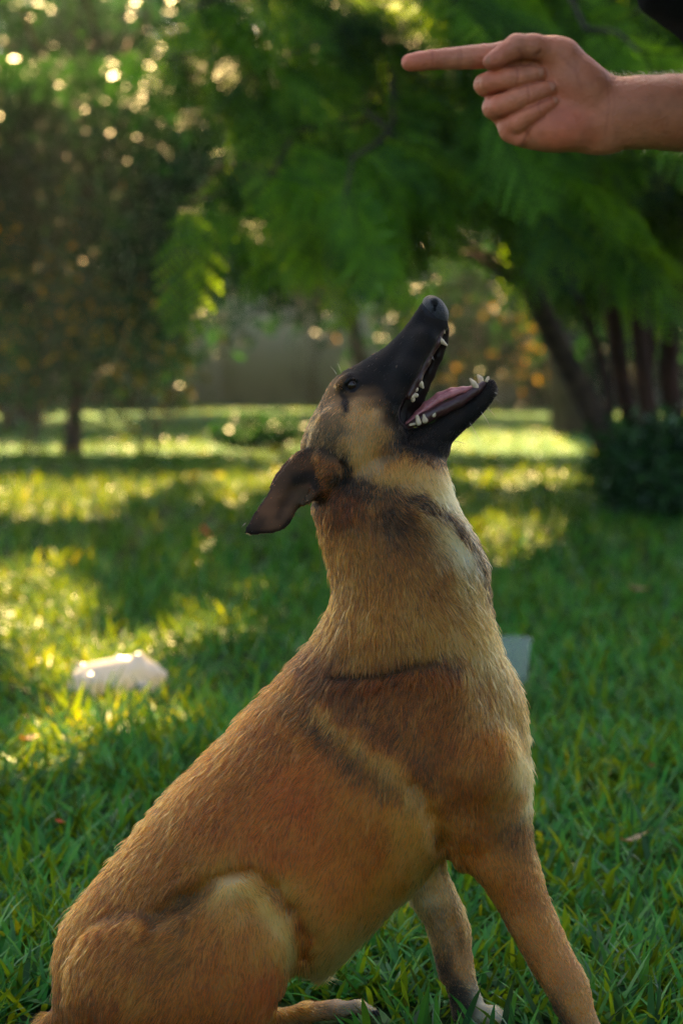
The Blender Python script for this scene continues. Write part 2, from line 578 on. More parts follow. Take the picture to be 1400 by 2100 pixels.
def grass_patch(y0, y1, dens, wid, length, segs, seed, margin=1.6, lean=(.25, 1.25)):
    r = np.random.default_rng(seed)
    half = .1412 * y1 * margin + .8
    n = int(dens * (y1 - y0) * 2 * half)
    x = r.uniform(-half, half, n); y = r.uniform(y0, y1, n)
    k = np.abs(x) < .1412 * y * margin + .8
    x, y = x[k], y[k]
    for ax_, ay_, rr_ in NO_GRASS:
        k = (x - ax_) ** 2 + (y - ay_) ** 2 > (rr_ * r.uniform(.75, 1.1, len(x))) ** 2
        x, y = x[k], y[k]
    n = len(x)
    # tufts
    q = np.stack([x, y, 0 * x], 1)
    d = noise(q, .11, seed) * .6 + noise(q, .5, seed + 1) * .4
    k = r.random(n) < np.clip(d * 1.9 - .15, .12, 1)
    x, y, d = x[k], y[k], d[k]; n = len(x)
    yaw = r.uniform(0, 2 * np.pi, n)
    ln = r.uniform(*length, n) * (.65 + .7 * d)
    w = r.uniform(*wid, n) * .5
    th = r.uniform(*lean, n)
    bend = r.uniform(.1, .9, n)
    dirx, diry = np.cos(yaw), np.sin(yaw)
    sx, sy = -diry, dirx
    tw = r.normal(0, .5, n)
    t = np.linspace(0, 1, segs + 1)
    V = np.zeros((n, 2 * segs + 1, 3)); px, pz = np.zeros(n), np.zeros(n)
    for j in range(segs + 1):
        if j:
            a = np.clip(th + bend * (t[j] - .3), 0, 1.75)
            px = px + np.sin(a) * ln / segs; pz = pz + np.cos(a) * ln / segs
        ww = w * (.75 if j == 0 else (1.0 if t[j] < .7 else .7))
        cx, cy = x + dirx * px, y + diry * px
        cz = np.maximum(pz, .004 + .012 * r.random(n)) - (.01 if j == 0 else 0)
        tx, ty, tz = sx * np.cos(tw), sy * np.cos(tw), np.sin(tw) * .8
        if j < segs:
            V[:, 2 * j] = np.stack([cx + tx * ww, cy + ty * ww, cz + tz * ww], 1)
            V[:, 2 * j + 1] = np.stack([cx - tx * ww, cy - ty * ww, cz - tz * ww], 1)
        else:
            V[:, 2 * segs] = np.stack([cx, cy, cz], 1)
    nv = 2 * segs + 1
    base = (np.arange(n) * nv)[:, None]
    Qd = np.concatenate([base + np.array([2 * j, 2 * j + 1, 2 * j + 3, 2 * j + 2]) for j in range(segs - 1)]) if segs > 1 else np.zeros((0, 4), int)
    Tr = base + np.array([2 * segs - 2, 2 * segs - 1, 2 * segs])
    tint = np.clip(.12 + .65 * r.random(n) + .25 * (noise(q[k], .8, seed + 3) - .5), 0, .9)
    return V.reshape(-1, 3), Qd, Tr, np.repeat(tint, nv)

gr = Geo()
for a in [(1.95, 3.3, 11000, (.0045, .0100), (.035, .09), 4, 61), (3.3, 5.0, 6500, (.005, .0105), (.045, .115), 3, 62), (5.0, 8.0, 3000, (.006, .012), (.05, .12), 2, 63),
          (8.0, 14.0, 900, (.009, .018), (.06, .13), 2, 64), (14.0, 17.5, 300, (.015, .03), (.06, .12), 2, 65), (17.5, 24.0, 120, (.015, .03), (.03, .05), 2, 67), (24.0, 36.0, 40, (.03, .05), (.03, .06), 2, 66)]:
    v, q, t, ti = grass_patch(*a)
    gr.add(v, q, t, ti)
grass = gr.build('grass', m_grass)
props(grass, kind='stuff', label='green lawn grass with broad blades, sunlit yellow in patches', cat='grass')
print('grass verts', gr.n)

# ------------------------------------------------------------------ trees
m_bark = mat_noise('dark bark', (.028, .018, .012), (.085, .055, .035), 14, .9, .7)
m_red = mat_noise('reddish bark', (.03, .014, .009), (.08, .035, .02), 9, .85, .6)
LEAF_DARK = [(0, (.007, .032, .009)), (.5, (.014, .064, .015)), (1, (.032, .105, .02))]
m_leaf = mat_leaf('broad leaf', LEAF_DARK, trans=.24, rough=.45, tcol=(2.0, 2.0, .5), spec=.3)
m_leaf2 = mat_leaf('mid green leaf', [(0, (.02, .055, .014)), (.6, (.04, .10, .02)), (1, (.09, .15, .025))], trans=.42, rough=.42, tcol=(2.6, 1.9, .35))
m_yellow = mat_leaf('yellow leaf', [(0, (.05, .08, .012)), (.6, (.16, .15, .015)), (1, (.34, .24, .02))], trans=.5, rough=.45, tcol=(2.2, 1.5, .4))
m_frond = mat_leaf('feathery leaflet', [(0, (.013, .045, .006)), (.45, (.05, .16, .010)), (1, (.16, .36, .018))], trans=.5, rough=.5, tcol=(2.6, 1.8, .3), spec=.18)

def leaves(P, size, r, asp=.5, droop=.5, tint=None):
    """bent diamond leaves at points P"""
    n = len(P)
    a = r.normal(0, 1, (n, 3)); a[:, 2] -= droop; a /= np.linalg.norm(a, axis=1)[:, None]
    b = r.normal(0, 1, (n, 3)); b -= (a * b).sum(1)[:, None] * a; b /= np.linalg.norm(b, axis=1)[:, None]
    c = np.cross(a, b)
    L = (size * r.uniform(.6, 1.3, n))[:, None]
    V = np.stack([P - a * L * .5, P + b * L * asp * .5 + c * L * .06, P + a * L * .5, P - b * L * asp * .5 + c * L * .06], 1).reshape(-1, 3)
    Qd = np.arange(n * 4).reshape(n, 4)
    ti = r.random(n) if tint is None else tint
    return V, Qd, np.repeat(ti, 4)

def crown_points(c, rad, n, clumps, r, csize=.45, shell=.55, low=-1.0):
    """clumped points in an ellipsoid, uneven outline"""
    u = r.normal(0, 1, (clumps, 3)); u /= np.linalg.norm(u, axis=1)[:, None]
    k = u * (r.uniform(shell, 1.0, clumps) ** .6)[:, None]
    k = k[k[:, 2] > low]
    cc = np.array(c) + k * np.array(rad)
    i = r.integers(0, len(cc), n)
    s = csize * r.uniform(.5, 1.3, len(cc))
    P = cc[i] + r.normal(0, 1, (n, 3)) * s[i][:, None] * np.array([1, 1, .7])
    return P, cc, (r.random(len(cc)))[i]

def limb(geo, p0, p1, r0, r1, sag=0.0, n=7, wob=.05, r=None):
    p0, p1 = np.array(p0, float), np.array(p1, float)
    t = np.linspace(0, 1, n)[:, None]
    L = np.linalg.norm(p1 - p0)
    P = p0 + (p1 - p0) * t + np.array([0, 0, 1]) * (sag * L * 4 * t * (1 - t))
    if r is not None:
        w = r.normal(0, wob * L, (n, 3)) * np.sin(np.pi * t)
        P = P + w
    v, q, tr = tube(P, np.linspace(r0, r1, n), 8)
    geo.add(v, q, tr)
    return P

def broad_tree(name, x, y, h, rad, crown_z, n, leaf, seed, mat, label, group=None, trunk_r=.16, lean=(0, 0), bark=None, csize=.5, clumps=70, low=-1, flt=True, shell=.5, asp=.5):
    r = np.random.default_rng(seed)
    t = empty(name, (x, y, 0), label=label, cat='tree', group=group)
    o = np.array([x, y, 0.0])
    c = np.array([x + lean[0], y + lean[1], crown_z])
    P, cc, ct = crown_points(c, rad, n, clumps, r, csize, shell, low)
    g = Geo()
    top = np.array([x + lean[0] * .7, y + lean[1] * .7, crown_z - rad[2] * .35])
    n7 = 9
    tt = np.linspace(0, 1, n7)[:, None]
    TP = np.array([x, y, -.1]) + (top - np.array([x, y, -.1])) * tt + r.normal(0, .03, (n7, 3)) * np.sin(np.pi * tt) * trunk_r * 6
    v, q, tr = tube(TP, trunk_r * (np.linspace(1.25, .6, n7) + .5 * np.exp(-np.linspace(0, 9, n7) * 1.2)), 10)
    g.add(v, q, tr)
    g.build('trunk', bark or m_bark, t, origin=None).location = (0, 0, 0)
    t.children[-1].data.transform(Matrix.Translation(Vector((-x, -y, 0))))
    g = Geo()
    for k in r.choice(len(cc), min(14, len(cc)), replace=False):
        limb(g, TP[r.integers(4, 9)], cc[k], trunk_r * .42, .012, .05, r=r)
    b = g.build('limbs', bark or m_bark, t); b.data.transform(Matrix.Translation(Vector((-x, -y, 0))))
    if flt:
        drop = lets_sun_through(P) | sun_on_fronds(P) | sun_on_left(P)
        if isinstance(flt, float): drop = lets_sun_through(P) & (P[:, 2] > flt)
        if flt == 'top': drop = lets_sun_through(P) & (P[:, 2] > 2.9) | sun_on_left(P) & (r.random(len(P)) < .6)
        P, ct = P[~drop], ct[~drop]
    keep = P[:, 2] > .06
    P, ct = P[keep], ct[keep]
    V_, Q_, ti = leaves(P, leaf, r, asp, tint=np.clip(.55 * ct + .45 * r.random(len(P)), 0, 1))
    o_ = mesh_np('crown', V_ - np.array([x, y, 0]), Q_, mat, t, smooth=False, attrs={'tint': ti})
    props(o_, kind='stuff')
    return t

# boundary wall behind the lawn
m_wall = mat_noise('weathered plaster', lin((150, 138, 126)), lin((188, 176, 164)), 1.6, .9, .3, c3=lin((170, 158, 144)))
wall = empty('boundary_wall', (0, 35.5, 0), label='plain grey brown plaster wall at the far end of the lawn', cat='wall')
def box(geo, lo, hi, a=.5):
    x0, y0, z0 = lo; x1, y1, z1 = hi
    v = [(x0, y0, z0), (x1, y0, z0), (x1, y1, z0), (x0, y1, z0), (x0, y0, z1), (x1, y0, z1), (x1, y1, z1), (x0, y1, z1)]
    return geo.add(v, [(0, 3, 2, 1), (4, 5, 6, 7), (0, 1, 5, 4), (1, 2, 6, 5), (2, 3, 7, 6), (3, 0, 4, 7)], None, a)
g = Geo(); box(g, (-40, 0, -.1), (40, .2, 2.3)); g.build('panel', m_wall, wall, smooth=False)
g = Geo(); box(g, (-40.1, -.06, 2.303), (40.1, .26, 2.4)); g.build('coping', m_wall, wall, smooth=False)
for i in range(-6, 7):
    g = Geo(); box(g, (-1.95 + i * 5 - .18, -.08, -.1), (-1.95 + i * 5 + .18, -.003, 2.298)); g.build('pillar', m_wall, wall, smooth=False)

# the dense trees beyond the wall
rb = np.random.default_rng(77)
k = 0
for row, (y, xs_) in enumerate([(40, np.linspace(-11, 11, 8)), (50, np.linspace(-16, 16, 9)), (60, np.linspace(-22, 22, 9))]):
    for x in xs_:
        h = (8.0, 11.5, 14)[row] * rb.uniform(.9, 1.12)
        open_ = -14 < x < -.5
        if open_ and row == 2: k += 1; continue
        broad_tree('dense_tree', x + rb.normal(0, .5), y + rb.normal(0, .8), h, (rb.uniform(2.4, 3.2), 2.2, h * .47), h * .52, 2300 if open_ else 3600, .42, 100 + k, m_leaf if k % 3 or open_ else m_leaf2,
                   'dense dark green tree in the blurred row beyond the grey wall', 'trees beyond the wall', .22, csize=.6, clumps=60, shell=.35)
        k += 1

# tall trees, crowns above the picture; the unseen side ones are added sun blockers
g_s = 'tall shade trees over the lawn'
tx = ground_at(1172, 888)
broad_tree('sun_block_tree', tx[0], tx[1], 11, (4.6, 2.6, 3.3), 7.6, 22000, .24, 201, m_leaf, 'tall tree with dark trunk behind the feathery tree, crown above the picture', g_s, .11, lean=(-1.2, 1.2), clumps=150, csize=.55, shell=.2)
broad_tree('sun_block_tree', -6.4, 25.0, 11, (4.4, 2.6, 3.3), 7.6, 22000, .24, 202, m_leaf, 'unseen tall tree added to block the sun, standing off to the left far down the lawn', g_s, .2, lean=(1.2, -.5), clumps=150, csize=.55, shell=.2)
broad_tree('sun_block_tree', -5.2, 12.6, 11, (4.2, 2.7, 3.3), 7.4, 26000, .22, 204, m_leaf, 'unseen tall tree added to block the sun, standing off to the left nearer than the small dark tree', g_s, .24, lean=(2.2, 0), clumps=170, csize=.55, shell=.2)
broad_tree('sun_block_tree', 4.9, 12.8, 11, (4.2, 2.7, 3.3), 7.4, 26000, .22, 205, m_leaf, 'unseen tall tree added to block the sun, standing off to the right beyond the feathery tree', g_s, .24, lean=(-2.0, 0), clumps=170, csize=.55, shell=.2)
broad_tree('sun_block_tree', -6.2, 18.2, 11, (4.4, 2.7, 3.3), 7.6, 26000, .22, 206, m_leaf, 'unseen tall tree added to block the sun, standing off to the left beyond the lawn patch in the sun', g_s, .24, lean=(2.4, 0), clumps=170, csize=.55, shell=.2)
broad_tree('sun_block_tree', 5.9, 18.6, 11, (4.4, 2.7, 3.3), 7.6, 26000, .22, 207, m_leaf, 'unseen tall tree added to block the sun, standing off to the right at middle distance', g_s, .24, lean=(-2.4, 0), clumps=170, csize=.55, shell=.2)

# darker trees standing in front of the wall
broad_tree('dark_tree', -3.5, 27.0, 6, (2.3, 1.5, 2.9), 3.5, 20000, .17, 221, m_leaf, 'dark bushy tree in the shade behind the small left tree', 'dark trees in front of the wall', .12, clumps=110, csize=.36, shell=.2, flt=4.7)
broad_tree('dark_tree', .42, 30.5, 6, (2.5, 1.5, 2.0), 3.1, 15000, .17, 222, m_leaf, 'dark spreading tree above the visible stretch of grey wall', 'dark trees in front of the wall', .10, lean=(-.8, 0), clumps=110, csize=.36, shell=.2, flt=4.9)
broad_tree('dark_tree', 3.6, 29.0, 6, (2.6, 1.5, 2.2), 2.9, 15000, .17, 223, m_leaf, 'dark bushy tree behind the stems of the feathery tree', 'dark trees in front of the wall', .12, clumps=110, csize=.36, shell=.2, flt=4.7)

# the small tree on the left with glints in its leaves
lt = ground_at(148, 932)
broad_tree('small_tree', lt[0], lt[1], 5, (1.3, 1.1, 2.0), 2.35, 42000, .085, 211, m_leaf, 'small dark broad-leaved tree on a thin trunk at the left of the lawn', None, .055, clumps=150, csize=.25, shell=.3, lean=(.12, .0), flt='top')
# sunlit yellow shrubs; the wispy pair is added to give amber sun glints
def shrub(name, px, py, w, h, n, leaf, seed, mat, label, group=None, cat='shrub', zc=None, deep=None, clumps=40, cs=.13):
    r = np.random.default_rng(seed)
    p = ground_at(px, py)
    t = empty(name, (p[0], p[1], 0), label=label, cat=cat, group=group)
    P, cc, ct = crown_points((0, 0, h * .5 if zc is None else zc), (w, w if deep is None else deep, h * .5), n, clumps, r, cs * h, .2)
    P = P[P[:, 2] > .02]
    g = Geo()
    for k in range(9):
        limb(g, (r.normal(0, .06), r.normal(0, .06), -.05), cc[k % len(cc)], .006 if n < 600 else .016, .003, .05, r=r)
    g.build('stems', m_bark, t)
    v, q, ti = leaves(P, leaf, r)
    o = mesh_np('foliage', v, q, mat, t, smooth=False, attrs={'tint': ti}); props(o, kind='stuff')
    return t
shrub('shrub', 20, 880, .9, 2.6, 900, .10, 301, m_yellow, 'yellow leaved shrub beside the small tree at the left edge', clumps=60, cs=.1)
shrub('shrub', 340, 866, .6, 2.1, 500, .10, 302, m_yellow, 'thin shrub with orange lit leaves right of the small dark tree', clumps=40, cs=.08)
shrub('shrub', 60, 948, .62, 2.0, 200, .075, 311, m_yellow, 'wispy shrub added for amber sun glints in front of the small dark tree', clumps=34, cs=.07)
shrub('shrub', 300, 945, .4, 1.5, 160, .075, 312, m_yellow, 'wispy shrub added for amber sun glints just right of the thin trunk', clumps=24, cs=.08)
shrub('shrub', 555, 925, .5, .3, 1300, .08, 303, m_leaf, 'low dark bush in the middle of the lawn, left of the dog\'s head')
shrub('shrub', 1010, 850, 1.3, 1.9, 170, .10, 304, m_yellow, 'shrub with bright yellow leaves behind the dog\'s open jaws', clumps=60, cs=.09)
shrub('shrub', 640, 836, 1.0, 3.2, 260, .14, 305, m_yellow, 'loose yellow shrub in front of the far wall', clumps=26, cs=.08, zc=2.4)
shrub('shrub', 1370, 1068, .30, .46, 5000, .07, 306, m_leaf, 'dense dark shrub at the foot of the feathery tree', clumps=70, cs=.16)
shrub('shrub', 1275, 1055, .12, .2, 900, .07, 307, m_leaf, 'small dark plant at the left foot of the feathery tree')
for i, (px, sd) in enumerate([(-60, 1), (90, 2), (260, 3), (930, 4), (1120, 5), (1300, 6), (1450, 7)]):
    shrub('hedge_shrub', px, 838, 1.0, 2.3, 2200, .2, 320 + sd, m_leaf, 'dark rounded shrub growing against the far wall', 'shrubs along the far wall', clumps=50, cs=.14)

# ---- the feathery tree
r = np.random.default_rng(404)
fb = ground_at(1310, 1050)
ft = empty('feathery_tree', (fb[0], fb[1], 0), label='many-stemmed tree with feathery green fronds hanging over the right half of the picture', cat='tree')
def rel(p): return np.asarray(p) - np.array([fb[0], fb[1], 0])
def stem(pts, r0, r1, mat):
    P = spline([seen_at(*q) if len(q) == 3 else q for q in pts], 5, False)
    g = Geo(); v, q, tr = tube(P, np.linspace(r0, r1, len(P)), 9); g.add(rel(v), q, tr)
    return g.build('stem', mat, ft), P
hubs = []
for pts, r0, r1, mt in [([(1300, 1062, fb[1]), (1272, 985, fb[1]), (1235, 890, fb[1] - .1), (1185, 790, fb[1] - .2), (1135, 690, fb[1] - .4), (1085, 580, fb[1] - .7), (1030, 420, fb[1] - 1.0), (960, 150, fb[1] - 1.5)], .075, .04, m_bark),
                        ([(1310, 1064, fb[1] + .1), (1300, 900, fb[1] + .1), (1275, 780, fb[1]), (1255, 640, fb[1] - .2), (1210, 400, fb[1] - .5), (1150, 60, fb[1] - .8)], .05, .035, m_red),
                        ([(1285, 1064, fb[1] + .2), (1240, 930, fb[1] + .2), (1248, 830, fb[1] + .2), (1228, 720, fb[1] + .2), (1180, 600, fb[1]), (1120, 380, fb[1] - .2)], .035, .02, m_bark),
                        ([(1340, 1064, fb[1] + .25), (1352, 930, fb[1] + .2), (1322, 800, fb[1] + .2), (1338, 690, fb[1] + .1), (1300, 560, fb[1]), (1290, 300, fb[1] - .2)], .03, .018, m_red),
                        ([(1330, 1064, fb[1] - .1), (1335, 900, fb[1] - .1), (1318, 760, fb[1] - .2), (1310, 600, fb[1] - .3), (1330, 300, fb[1] - .5), (1370, -50, fb[1] - .6)], .05, .035, m_red),
                        ([(1350, 1064, fb[1] + .1), (1385, 900, fb[1] + .1), (1372, 760, fb[1]), (1390, 600, fb[1] - .2), (1450, 300, fb[1] - .4), (1540, -50, fb[1] - .5)], .06, .04, m_red),
                        ([(1365, 1064, fb[1]), (1440, 900, fb[1]), (1500, 700, fb[1] + .2), (1600, 400, fb[1] + .5)], .07, .04, m_bark)]:
    o, P = stem(pts, r0, r1, mt)
    hubs.append(P)

def frond_mesh(seed, tone=.45):
    """a twice-feathered leaf: midrib, paired pinnae, each a comb of small leaflets"""
    r = np.random.default_rng(seed)
    L = .40
    g = Geo()
    t = np.linspace(0, 1, 9)
    mid = np.stack([L * t, 0 * t, -.28 * L * t ** 2 + .06 * L * t], 1)
    v, q, tr = tube(mid, np.linspace(.004, .0015, 9), 4); g.add(v, q, tr, .1)
    for i in range(13):
        s = .10 + .88 * i / 12
        p = np.array([np.interp(s, t, mid[:, k]) for k in range(3)])
        pl = .125 * math.sin(math.pi * (.18 + .74 * s)) + .03
        for side in (-1, 1):
            a = math.radians(62 - 22 * s + r.normal(0, 5))
            d = np.array([math.cos(a), side * math.sin(a), -.25 + r.normal(0, .1)]); d /= np.linalg.norm(d)
            w = np.array([-d[1], d[0], 0]) ; w /= np.linalg.norm(w)
            m_ = 7
            V_, Q_ = [], []
            for j in range(m_):
                u = (j + .5) / m_
                c = p + d * pl * u + np.array([0, 0, -.25 * pl * u * u])
                hw = .0095 * math.sin(math.pi * (.2 + .7 * u)) + .004
                e = d * pl / m_ * .42
                b0 = len(V_)
                up = np.array([0, 0, .006])
                V_ += [c - w * hw - e * .3 - up, c - e, c + w * hw - e * .3 - up, c + e]
                Q_.append((b0, b0 + 1, b0 + 2, b0 + 3))
            g.add(V_, Q_, None, np.clip(tone + r.normal(0, .12), 0, 1))
    me = g.build('frond', m_frond, None, smooth=False)
    d_ = me.data
    bpy.data.objects.remove(me)
    return d_
FR = [frond_mesh(s, tn) for s, tn in ((1, .15), (2, .4), (3, .62), (4, .85))]
def frond_arrays(me):
    n = len(me.vertices); a = np.zeros(n * 3, np.float32); me.vertices.foreach_get('co', a)
    ti = np.zeros(n, np.float32); me.attributes['tint'].data.foreach_get('value', ti)
    li = np.zeros(len(me.loops), np.int32); me.loops.foreach_get('vertex_index', li)
    sizes = np.zeros(len(me.polygons), np.int32); me.polygons.foreach_get('loop_total', sizes)
    st = np.zeros(len(me.polygons), np.int32); me.polygons.foreach_get('loop_start', st)
    qd = np.stack([li[st[sizes == 4] + k] for k in range(4)], 1)
    return a.reshape(-1, 3), qd, ti
FRA = [frond_arrays(m_) for m_ in FR]

# branches arch out of the stems, left and towards the camera; fronds stand along them
bg = Geo()
spots = []
def branch(p0, p1, sag, n_fr, r0=.022):
    tone = int(r.choice(4, p=[.26, .28, .26, .20]))
    P = limb(bg, rel(p0), rel(p1), r0, .004, sag, 9, .03, r)
    P = P + np.array([fb[0], fb[1], 0])
    T = np.gradient(P, axis=0); T /= np.linalg.norm(T, axis=1)[:, None]
    for k in range(n_fr):
        u = r.uniform(.18, 1.0) ** .8 * 8
        i = min(int(u), 7); f = u - i
        spots.append((P[i] * (1 - f) + P[i + 1] * f, T[i], k, tone))
hub = [h[int(len(h) * f)] for h in hubs for f in (.55, .68, .8, .95)]
ends = []
for i in range(92):
    Y = r.uniform(7.6, 12.8)
    px = r.uniform(290, 1640)
    top = -420 if i % 2 else -80
    lowr = 540 if px > 900 else 450
    py = r.uniform(top, lowr) if i % 2 else r.uniform(-60, lowr)
    ends.append(seen_at(px, py, Y))
for e in ends:
    h = min(hub, key=lambda q: np.linalg.norm(q - e) + r.uniform(0, .8))
    branch(h, e, .09, 40)
bo = bg.build('branches', m_bark, ft); props(bo, kind='stuff')
mats = []
for p, T, k, tone in spots:
    side = 1 if k % 2 else -1
    out = np.cross(T, [0, 0, 1]); out /= np.linalg.norm(out) + 1e-9
    d = T * r.uniform(.1, .6) + out * side * r.uniform(.15, .6) + np.array([.62, -.12, r.uniform(-.62, -.15)]) + r.normal(0, .13, 3)
    d /= np.linalg.norm(d)
    up = np.array([0, 0, 1.0]) + r.normal(0, .45, 3); y = np.cross(up, d); y /= np.linalg.norm(y); z = np.cross(d, y)
    mats.append((p, np.stack([d, y, z], 1) * r.uniform(.7, 1.15), int(np.clip(tone + r.integers(-1, 2), 0, 3))))
mats = [q for q in mats if q[0][2] > .95 and not lets_sun_through((q[0] + q[1] @ np.array([.2, 0, 0]))[None])[0]
        and not (q[0][2] > 2.4 and sun_on_fronds(q[0][None], 9.7)[0] and r.random() < .85)]
def shown(q):
    f = world_to_frame(q[0][None], 2.7)[0]
    w = q[0]; cc_ = w[1] * CT - (w[2] - CAM_H) * ST
    X = 700 + w[0] / cc_ * FPX; Y = 1050 - (w[1] * ST + (w[2] - CAM_H) * CT) / cc_ * FPX
    inside = -60 < X < 1460 and -60 < Y < 900
    return (0 if inside else 100) + w[1]
mats.sort(key=shown)
tint_shift = r.random(len(mats))
for i, (p, M3, tn) in enumerate(mats[:280]):
    o = bpy.data.objects.new('frond', FR[tn]); COL.objects.link(o); o.parent = ft
    M4 = np.eye(4); M4[:3, :3] = M3; M4[:3, 3] = rel(p); o.matrix_local = Matrix(M4.tolist())
g = Geo()
for i, (p, M3, tn) in enumerate(mats[280:]):
    v, q, ti = FRA[tn]
    wv = v @ M3.T + p
    g.add(rel(wv), q, None, np.clip(ti + (tint_shift[i] - .5) * .2, 0, 1))
o = g.build('crown', m_frond, ft, smooth=False); props(o, kind='stuff')
print('fronds', len(mats), 'crown verts', g.n)

# ------------------------------------------------------------------ the dog
def at_depth(p, z):
    """photo pixel -> dog frame for something standing z photo pixels behind the dog's mid plane"""
    p = np.asarray(p, float)
    k = 1 + z / FPX
    return np.stack([700 + (p[..., 0] - 700) * k, 1050 + (p[..., 1] - 1050) * k], -1)

def chain_at(pts):
    P = np.asarray(pts, float)
    q = at_depth(P[:, :2], P[:, 2])
    return np.concatenate([q, P[:, 2:]], 1)

HEAD = [(853, 631), (862, 617), (874, 611), (886, 609), (900, 615), (913, 634), (921, 658), (923, 682), (917, 703), (905, 727), (891, 754), (877, 786),
        (867, 812), (858, 838), (846, 866), (838, 892), (850, 935), (868, 965), (820, 1000), (745, 1010), (690, 995), (645, 965), (616, 938),
        (613, 915), (620, 890), (631, 864), (646, 835), (661, 806), (676, 782), (690, 768), (705, 757), (729, 744), (754, 729), (776, 716), (797, 700), (819, 677), (838, 653)]
JAW = [(824, 868), (834, 876), (856, 873), (878, 866), (893, 858), (915, 842), (939, 831), (962, 818), (978, 804), (991, 788), (1000, 777), (1008, 774), (1017, 783),
       (1020, 803), (1011, 826), (994, 847), (968, 873), (943, 894), (929, 911), (922, 933), (911, 950), (880, 962), (835, 945), (810, 905)]
BODY = [(632, 1040), (640, 1070), (650, 1105), (661, 1140), (669, 1172), (675, 1206), (670, 1240), (650, 1285), (625, 1322), (590, 1360), (550, 1402), (500, 1452), (455, 1506),
        (430, 1532), (380, 1582), (330, 1632), (280, 1692), (240, 1742), (200, 1792), (160, 1842), (130, 1884), (112, 1932), (106, 1985), (108, 2045), (118, 2105),
        (150, 2150), (300, 2165), (440, 2150), (540, 2075), (604, 1990), (646, 1996), (680, 1996), (737, 1937), (802, 1873), (850, 1830), (885, 1785), (915, 1740),
        (965, 1735), (1030, 1745), (1082, 1715), (1090, 1655), (1092, 1620), (1092, 1565), (1087, 1497), (1080, 1440), (1066, 1398), (1034, 1333), (1016, 1270), (1010, 1225), (1006, 1193),
        (992, 1130), (970, 1085), (950, 1050), (936, 1015), (925, 975), (912, 935), (860, 910), (760, 920), (680, 960), (645, 1000)]
THIGH = [(440, 1802), (478, 1778), (518, 1784), (550, 1815), (576, 1847), (600, 1877), (608, 1903), (602, 1950), (592, 2000), (574, 2042), (548, 2096), (520, 2135), (440, 2155),
         (300, 2160), (180, 2150), (135, 2080), (135, 1980), (180, 1900), (270, 1850), (370, 1820)]
FORE = [(930, 1600), (940, 1700), (931, 1757), (936, 1779), (962, 1792), (995, 1830), (1021, 1872), (1043, 1914), (1067, 1957), (1091, 2000), (1118, 2043), (1136, 2080), (1150, 2104), (1165, 2140),
        (1205, 2160), (1245, 2150), (1240, 2120), (1232, 2098), (1219, 2062), (1214, 2030), (1203, 1998), (1177, 1950), (1150, 1891), (1128, 1837), (1107, 1768), (1094, 1715), (1090, 1640), (1080, 1560), (1000, 1540)]
FARFORE = [(850, 1700), (838, 1780), (838, 1845), (866, 1893), (882, 1940), (893, 1985), (897, 2006), (912, 2028), (920, 2060), (926, 2090), (960, 2108), (992, 2100), (995, 2060), (985, 2034), (976, 1998),
           (970, 1952), (968, 1912), (952, 1859), (930, 1811), (916, 1768), (925, 1700)]
EAR = [(612, 925), (600, 938), (586, 955), (572, 973), (560, 992), (548, 1015), (528, 1043), (511, 1072), (503, 1088), (506, 1096), (535, 1097), (560, 1094), (575, 1090), (592, 1080), (602, 1065), (608, 1050),
       (620, 1039), (637, 1032), (660, 1020), (690, 1000), (706, 975), (700, 945), (680, 930), (645, 920)]
FAREAR = [(630, 925), (600, 930), (575, 955), (558, 978), (550, 999), (556, 1003), (590, 990), (640, 970)]
MOUTH = [(917, 676), (908, 680), (901, 688), (891, 709), (880, 728), (867, 750), (858, 766), (851, 779), (841, 796), (832, 813), (825, 828), (818, 845), (818, 860), (826, 871), (836, 874),
         (852, 868), (875, 850), (905, 815), (940, 760), (955, 700), (930, 676)]

